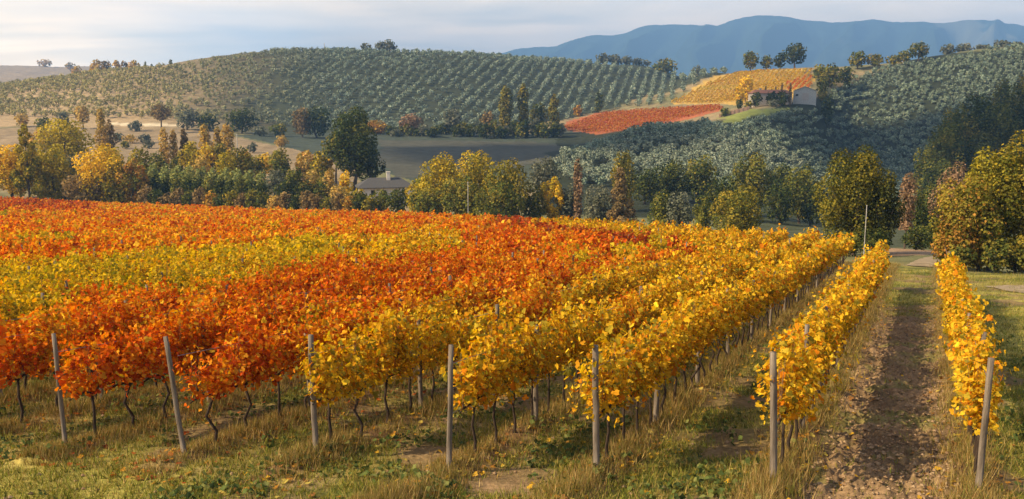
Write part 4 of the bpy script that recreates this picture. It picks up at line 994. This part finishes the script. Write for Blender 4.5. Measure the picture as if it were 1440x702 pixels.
patch([(940, 146), (1012, 146), (1045, 142), (1108, 128), (1140, 127), (1142, 99), (1050, 101), (1018, 108)], 455, 690,
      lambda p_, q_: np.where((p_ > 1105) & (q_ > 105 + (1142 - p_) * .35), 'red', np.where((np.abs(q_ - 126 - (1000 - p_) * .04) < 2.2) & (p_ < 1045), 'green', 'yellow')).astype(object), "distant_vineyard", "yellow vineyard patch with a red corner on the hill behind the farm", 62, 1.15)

# ------------------------------------------------------------------ buildings
def quadmesh(name, faces):
    V = np.array([p_ for f_ in faces for p_ in f_], float); return mesh_np(name, V, 4, np.arange(len(V)))
def mesh_boxes(name, bs, smooth=False):
    V, Q = join_data(bs); return mesh_np(name, V, 4, Q.reshape(-1))
def hip_roof(w, d, z0, h, ov_=.5, ridge=.5, th=.18):
    a, b = w / 2 + ov_, d / 2 + ov_; rx = w * ridge / 2
    V = np.array([[-a, -b, z0], [a, -b, z0], [a, b, z0], [-a, b, z0], [-rx, 0, z0 + h], [rx, 0, z0 + h], [rx, .02, z0 + h], [-rx, .02, z0 + h],
                  [-a, -b, z0 - th], [a, -b, z0 - th], [a, b, z0 - th], [-a, b, z0 - th]])
    Q = np.array([[0, 1, 5, 4], [2, 3, 7, 6], [1, 2, 6, 5], [3, 0, 4, 7], [4, 5, 6, 7], [8, 9, 1, 0], [9, 10, 2, 1], [10, 11, 3, 2], [11, 8, 0, 3], [11, 10, 9, 8]])
    return V, Q
def building(name, label, pxc, py_eave, Y, w, d, hw, rz):
    t, s = ray(pxc, py_eave); root = new_obj(name, None, label=label, cat="house" if "house" in label else "shed", loc=(t * Y, Y, Y * s - hw)); root.rotation_euler = (0, 0, rz); return root
# house just behind the vineyard
b = building("farmhouse", "low pale house with dark grey hipped roof and a chimney behind the hedge", 541, 262, 236, 13.5, 7, 3.2, .22)
new_obj("wall", mesh_boxes("wall", [box_data((0, 0, -.4), (13, 7, 7.2))]), b, M_PLASTER)
V_, Q_ = hip_roof(13, 7, 3.25, 2.2, .8, .6); rf = new_obj("roof", mesh_np("roof", V_, 4, Q_.reshape(-1)), b, M_ROOF)
new_obj("chimney", mesh_boxes("chimney", [box_data((.9, -.8, 5.6), (.9, .8, 2.4)), box_data((.9, -.8, 6.9), (1.1, 1.0, .15))]), rf, M_PLASTER)
for x_ in (-3.2, 2.6, 4.6):
    w_ = new_obj("window", mesh_boxes("window", [box_data((x_, -3.53, 1.9), (1.1, .1, 1.3))]), b, M_WOODD)
    new_obj("pane", mesh_boxes("pane", [box_data((x_, -3.6, 1.9), (.85, .05, 1.05))]), w_, M_GLASS)
new_obj("door", mesh_boxes("door", [box_data((-.6, -3.53, 1.3), (1.3, .1, 2.4))]), b, M_WOODD)
# farm on the hill
b = building("farm_house", "stone farm house with low reddish roof half hidden by dark trees on the hill", 1083, 131, 456, 19, 8, 4.4, .05)
new_obj("wall", mesh_boxes("wall", [box_data((0, 0, .6), (19, 8, 7.2))]), b, M_STONE)
V_, Q_ = hip_roof(19, 8, 4.4, 1.6, .5, .8); rf = new_obj("roof", mesh_np("roof", V_, 4, Q_.reshape(-1)), b, M_ROOFR)
new_obj("chimney", mesh_boxes("chimney", [box_data((-5, 0, 6), (.9, .9, 1.6))]), rf, M_STONE)
for x_ in (-7, -2.5, 2, 7): new_obj("window", mesh_boxes("window", [box_data((x_, -4.03, 2.2), (1.2, .1, 1.5))]), b, M_GLASS)
b = building("shed", "pale grey gabled shed beside the farm house on the hill", 1132, 128, 458, 10.6, 12, 4.6, -.30)
V_, Q_ = box_data((0, 0, .8), (10.6, 12, 7.6))
gb = (np.array([[-5.3, -6, 4.6], [5.3, -6, 4.6], [.3, -6, 6.6], [-.3, -6, 6.6], [-5.3, 6, 4.6], [5.3, 6, 4.6], [.3, 6, 6.6], [-.3, 6, 6.6]]), np.array([[0, 1, 2, 3], [5, 4, 7, 6]]))
VV, QQ = join_data([(V_, Q_), gb]); new_obj("wall", mesh_np("wall", VV, 4, QQ.reshape(-1)), b, M_SHED)
V_ = np.array([[-5.7, -6.4, 4.55], [-5.7, 6.4, 4.55], [0, 6.4, 6.85], [0, -6.4, 6.85], [5.7, -6.4, 4.55], [5.7, 6.4, 4.55],
               [-5.7, -6.4, 4.4], [-5.7, 6.4, 4.4], [0, 6.4, 6.65], [0, -6.4, 6.65], [5.7, -6.4, 4.4], [5.7, 6.4, 4.4]])
Q_ = np.array([[3, 2, 1, 0], [4, 5, 2, 3], [6, 7, 8, 9], [9, 8, 11, 10], [0, 1, 7, 6], [4, 10, 11, 5], [0, 6, 9, 3], [3, 9, 10, 4], [1, 2, 8, 7], [2, 5, 11, 8]])
new_obj("roof", mesh_np("roof", V_, 4, Q_.reshape(-1)), b, M_SHED)
t, s = ray(1031, 152); x_ = t * 432
nst = []
for k in range(14): nst.append(box_data((x_ - 6 + k, 432 + .2 * (k % 2), gz(x_ - 6 + k, 432) + .7), (1.02, .5, 2.0 + .2 * (k % 3))))
new_obj("stone_wall", mesh_boxes("stone_wall", nst), mat=noise_mat("pink_stone", (.24, .15, .11), (.36, .24, .18), 2, .95), label="short pinkish stone wall left of the farm above the lawn", cat="wall")

sh = b
new_obj("door", mesh_boxes("door", [box_data((.4, -6.06, 1.9), (3.0, .1, 3.4))]), sh, M_CONC)
new_obj("window", mesh_boxes("window", [box_data((-3.6, -6.06, 2.6), (1.2, .1, 1.0))]), sh, M_GLASS)
# poles
def pole(pxc, top, bot, Y, rad_, label, arm=False):
    t, s = ray(pxc, top); x_ = t * Y; zb = gz(x_, Y); zt = Y * s
    root = new_obj("utility_pole", None, label=label, cat="pole", loc=(x_, Y, zb))
    new_obj("shaft", tubes_mesh("shaft", [tube_data([np.array([0, 0, -.4]), np.array([0, 0, (zt - zb) * .5]), np.array([0, 0, zt - zb])], [rad_, rad_ * .85, rad_ * .7], 8)]), root, M_CONC)
    new_obj("cap", tubes_mesh("cap", [tube_data([np.array([0, 0, zt - zb]), np.array([0, 0, zt - zb + rad_ * 2])], [rad_ * 1.5, rad_ * .7], 8)]), root, M_CONC)
    return root
pole(1219, 290, 345, 70, .04, "thin pale pole standing in front of the largest dark tree")
pole(658, 257, 308, 150, .07, "thin pale pole in front of the big golden green clump")
pole(333, 190, 235, 290, .16, "thin pale pole in the tan field right of the poplar group")
pole(456, 62, 72, 800, .3, "tiny mast on the crest of the olive hill")
# rail fence under the trees on the right
fr = new_obj("rail_fence", None, label="low dark rail fence under the yellow green trees at the right", cat="fence")
fx = np.arange(ray(1352, 365)[0] * 66, ray(1560, 365)[0] * 66, 2.2); fzz = ground(fx, np.full(len(fx), 66.0))
for x_, z_ in zip(fx, fzz): new_obj("post", mesh_boxes("post", [box_data((x_, 66, z_ + .45), (.1, .1, 1.1))]), fr, M_WOODD)
new_obj("rail", tubes_mesh("rail", [tube_data(np.stack([fx, np.full(len(fx), 65.93), fzz + .85], 1), [.05] * len(fx), 5), tube_data(np.stack([fx, np.full(len(fx), 65.93), fzz + .45], 1), [.04] * len(fx), 5)]), fr, M_WOODD)

# dirt track on the right
def track(pts, w0, name):
    # pts in metres on the ground (x, y)
    pts = np.array(pts, float); seg = np.linspace(0, len(pts) - 1, 60)
    cx = np.interp(seg, np.arange(len(pts)), pts[:, 0]); cy = np.interp(seg, np.arange(len(pts)), pts[:, 1])
    cx = np.convolve(np.pad(cx, 4, mode='edge'), np.ones(9) / 9, 'valid'); cy = np.convolve(np.pad(cy, 4, mode='edge'), np.ones(9) / 9, 'valid')
    dx_ = np.gradient(cx); dy_ = np.gradient(cy); l = np.hypot(dx_, dy_) + 1e-6
    nx, ny = -dy_ / l, dx_ / l; V = []; m_ = 9
    for j in range(m_):
        q_ = (j / (m_ - 1) - .5) * w0; wob = 1 + .35 * (fbm(cx, cy + j * 0, 2, 12) - .5)
        x = cx + nx * q_ * wob; y = cy + ny * q_ * wob; V.append(np.stack([x, y, ground(x, y) + .05], 1))
    V = np.concatenate(V); n = len(seg)
    ii, jj = np.meshgrid(np.arange(m_ - 1), np.arange(n - 1), indexing='ij')
    q_ = np.stack([ii * n + jj, ii * n + jj + 1, (ii + 1) * n + jj + 1, (ii + 1) * n + jj], -1).reshape(-1)
    new_obj(name, mesh_np(name, V, 4, q_, None, True), mat=noise_mat("track_dirt", (.16, .12, .07), (.34, .27, .18), 1.3, .95, .4), kind="structure")
def gpt(px_, py_, guess=60):
    t, s = ray(px_, py_)
    ys = np.linspace(8, 400, 4000); zz = ground(t * ys, ys); hit = np.argmax(ys * s < zz); return (t * ys[hit], ys[hit])
track([gpt(1560, 424), gpt(1500, 418), gpt(1450, 411), gpt(1408, 402)], 2.2, "path")
track([gpt(1292, 376), gpt(1310, 368), gpt(1336, 363), gpt(1342, 358)], 2.0, "path")

# ------------------------------------------------------------------ grass, weeds, fallen leaves
def blades(x, y, h, w, cols, r, name, label, per=3, kind="stuff", cat="grass", mat=M_GRASS, lean=.45):
    n = len(x) * per
    x = np.repeat(x, per) + r.normal(0, .05, n); y = np.repeat(y, per) + r.normal(0, .05, n); h = np.repeat(h, per) * r.uniform(.6, 1.2, n)
    z = ground(x, y) - .02
    a = r.uniform(0, 2 * math.pi, n); ww = w * r.uniform(.6, 1.4, n) / 2
    dx_, dy_ = np.cos(a) * ww, np.sin(a) * ww; lx, ly = r.normal(0, lean, n) * h, r.normal(0, lean, n) * h
    V = np.empty((n, 3, 3)); V[:, 0] = np.stack([x - dx_, y - dy_, z], 1); V[:, 1] = np.stack([x + dx_, y + dy_, z], 1); V[:, 2] = np.stack([x + lx, y + ly, z + h], 1)
    c = np.array(cols)[r.integers(0, len(cols), n)] * r.uniform(.7, 1.25, (n, 1))
    me = mesh_np(name, V.reshape(-1, 3), 3, np.arange(n * 3), np.repeat(c, 3, axis=0))
    o = new_obj(name, me, mat=mat, kind=kind, label=label, cat=cat)
r = np.random.default_rng(21)
def scatter(n, y0, y1, pw=1.0):
    y = y0 * (y1 / y0) ** (r.random(n) ** pw); t = r.uniform(-.66, .66, n); return t * y, y
x, y = scatter(170000, 11, 60)
u, v = uv(x, y); rd = rowdist(v); cl = fbm(x / 1.3, y / 1.3, 4, 41)
lane = (v > -.8) & (v < 1.65) & (u < 40)
k = ((rd > .35) | (v < -2) | (u < 14.8 - .28 * v)) & (~lane | (r.random(len(x)) < .05)) & (r.random(len(x)) < .3 + 1.1 * (1 - cl)) & (fbm(x / 2.1 + 40, y / 1.4, 3, 141) + r.random(len(x)) * .2 < .75) & (y < edgeY(x / y) + 10)
sx, sy = x[k], y[k]
blades(sx, sy, np.clip(.05 + .11 * r.random(len(sx)) + .001 * sy, 0, .2), .020 + 0, [(.15, .17, .03), (.22, .23, .04), (.31, .27, .06), (.09, .10, .022), (.36, .26, .09)], r, "grass", "short green and straw coloured grass between the vine rows", 3)
n = 190000; v = ROWV[r.integers(0, 18, n)] + r.normal(0, .27, n); u = 11 + 60 * r.random(n) ** 1.6
x = DU[0] * u + DV[0] * v; y = DU[1] * u + DV[1] * v
k = (y > 10) & (np.abs(x / np.maximum(y, 1)) < .66) & (fbm(x / .9, y / .9, 3, 55) + r.random(n) * .25 > .5) & (u > 14.6 - 2.6 * (v < 9) - .28 * v + r.random(n) * 1.2); x, y = x[k], y[k]
blades(x, y, .14 + .34 * r.random(len(x)) * fbm(x / 2, y / 2, 2, 66), .016, [(.32, .21, .075), (.24, .16, .05), (.38, .28, .12), (.22, .17, .05), (.17, .17, .04)], r, "dry_grass", "tall dry brown grass along the feet of the vines", 3, cat="dry grass", lean=.3)
# leafy weeds in the foreground
x, y = scatter(26000, 12, 34); u, v = uv(x, y); k = (fbm(x / 1.1, y / 1.1, 3, 88) > .56) & ((v < -1.5) | (v > 1.8)); x, y = x[k], y[k]
P = np.stack([x, y, ground(x, y) + r.uniform(.01, .14, len(x))], 1)
me = leaves(P, r.normal(0, .5, P.shape) + [0, 0, .7], .07 * r.uniform(.5, 1.4, len(x)), np.array([(.07, .10, .03), (.11, .14, .04), (.05, .07, .025), (.18, .19, .06)])[r.integers(0, 4, len(x))], QUAD_T, r, "weeds")
new_obj("weeds", me, mat=M_GRASS, kind="stuff", label="low leafy green weeds patching the foreground ground", cat="weeds")
# soil clods
x, y = scatter(60000, 11, 50); u, v = uv(x, y)
k = (((v > -.8) & (v < 1.6) & (u < 44)) | (r.random(len(x)) < .04) & (v > 2)); x, y = x[k], y[k]; n = len(x)
oct_ = np.array([[1, 0, 0], [0, 1, 0], [-1, 0, 0], [0, -1, 0], [0, 0, 1.], [0, 0, -1.]]); of = np.array([[0, 1, 4], [1, 2, 4], [2, 3, 4], [3, 0, 4], [1, 0, 5], [2, 1, 5], [3, 2, 5], [0, 3, 5]])
s_ = np.minimum(.026 * r.lognormal(0, .6, n), .058); V = np.stack([x, y, ground(x, y) + s_ * .3], 1)[:, None] + oct_[None] * s_[:, None, None] * r.uniform(.7, 1.15, (n, 6, 1)) * [1, 1, .62]
cc_ = np.array([(.20, .13, .075), (.25, .17, .10), (.14, .095, .055), (.28, .20, .12)])[r.integers(0, 4, n)]
me = mesh_np("soil_clods", V.reshape(-1, 3), 3, (of[None] + (np.arange(n) * 6)[:, None, None]).reshape(-1), np.repeat(cc_, 6, axis=0))
new_obj("soil_clods", me, mat=leaf_mat("clod_soil", 0), kind="stuff", label="crumbly brown soil clods on the bare lane beside the rightmost vine row", cat="soil")
# fallen leaves
n = 9000; v = ROWV[r.integers(0, 12, n)] + r.normal(0, .5, n); u = 11 + 40 * r.random(n) ** 1.4
x = DU[0] * u + DV[0] * v; y = DU[1] * u + DV[1] * v; k = (y > 10) & (np.abs(x / np.maximum(y, 1)) < .66); x, y = x[k], y[k]; v = v[k]
P = np.stack([x, y, ground(x, y) + r.uniform(.01, .05, len(x))], 1)
cy = np.array([(.6, .36, .04), (.45, .22, .04), (.30, .15, .05), (.52, .42, .10)]); crd = np.array([(.45, .12, .03), (.30, .09, .03), (.5, .25, .04), (.25, .13, .05)])
ci = r.integers(0, 4, len(x)); c = np.where((v < 11)[:, None], cy[ci], crd[ci])
new_obj("fallen_leaves", leaves(P, r.normal(0, .3, P.shape) + [0, 0, 1], .09 * r.uniform(.6, 1.2, len(x)), c, VINE_T, r), mat=M_VINE, kind="stuff", label="scattered fallen vine leaves on the ground under the rows", cat="fallen leaves")

# ------------------------------------------------------------------ unseen clouds, added up-sun (placed to shade the slope on the right and the valley floor)
def shade_cloud(tx, ty, rx, ry, seed, zc=1050.0):
    r = np.random.default_rng(seed); c0 = np.array([tx, ty, -20.0]) + sun_vec * (zc + 20) / sun_vec[2]
    its = []
    for k in range(16):
        a = r.uniform(0, 6.28); q_ = r.uniform(0, 1) ** .5 * .72; R_ = r.uniform(.28, .46)
        th_, ph_ = np.meshgrid(np.linspace(0, math.pi, 20), np.linspace(0, 2 * math.pi, 33)[:-1], indexing='ij')
        d = np.stack([np.sin(th_) * np.cos(ph_), np.sin(th_) * np.sin(ph_), np.cos(th_)], -1)
        b_ = .8 + .45 * fbm(d[..., 0] * 2.4 + k, d[..., 1] * 2.4 + d[..., 2] * 2, 4, seed + k)
        P_ = d * b_[..., None] * R_ * np.array([rx, ry, 60.0]); P_[..., 2] = np.where(P_[..., 2] < 0, P_[..., 2] * .35, P_[..., 2])
        P_ += c0 + np.array([math.cos(a) * q_ * rx, math.sin(a) * q_ * ry, r.uniform(-8, 8)])
        n_, m_ = 20, 32; ii, jj = np.meshgrid(np.arange(n_ - 1), np.arange(m_), indexing='ij'); j2 = (jj + 1) % m_
        its.append((P_.reshape(-1, 3), np.stack([ii * m_ + jj, (ii + 1) * m_ + jj, (ii + 1) * m_ + j2, ii * m_ + j2], -1).reshape(-1, 4)))
    new_obj("shade_cloud", tubes_mesh("shade_cloud", its), mat=M_SHADE_CLOUD, kind="structure")
M_SHADE_CLOUD = noise_mat("shade_cloud_white", (.78, .78, .80), (.86, .86, .87), .01, 1.0)
shade_cloud(215, 400, 105, 120, 1); shade_cloud(190, 300, 60, 50, 2); shade_cloud(20, 395, 75, 75, 3)

# ------------------------------------------------------------------ haze
zlo = float(min(GZ.min(), MZ.min())) - 1.5; zhi = float(max(MZ.max(), GZ.max())) + 5
me = mesh_boxes("haze", [box_data(((-2600 + 7800) / 2, (-4700 + 9700) / 2, (zlo + zhi) / 2), (7800 + 2600, 9700 + 4700, zhi - zlo))])
MH = bpy.data.materials.new("haze_air"); MH.use_nodes = True; nt = MH.node_tree; nt.nodes.clear()
ad = N(nt, 'ShaderNodeAddShader')
for k_, (d_, c_, g_) in enumerate((HAZE_WARM, HAZE_BLUE)):
    pv = N(nt, 'ShaderNodeVolumePrincipled'); pv.inputs['Color'].default_value = (*c_, 1); pv.inputs['Density'].default_value = d_; pv.inputs['Anisotropy'].default_value = g_
    L(nt, pv.outputs[0], ad.inputs[k_])
oo = N(nt, 'ShaderNodeOutputMaterial'); L(nt, ad.outputs[0], oo.inputs['Volume'])
new_obj("haze", me, mat=MH, kind="stuff", label="pale haze filling the valley air, golden to the left and blue over the mountains", cat="haze")
print("vines", len(order), "olives", len(lh[0]), len(rh[0]), "posts", len(pord), "trees", tree_n, "zrange", zlo, zhi)
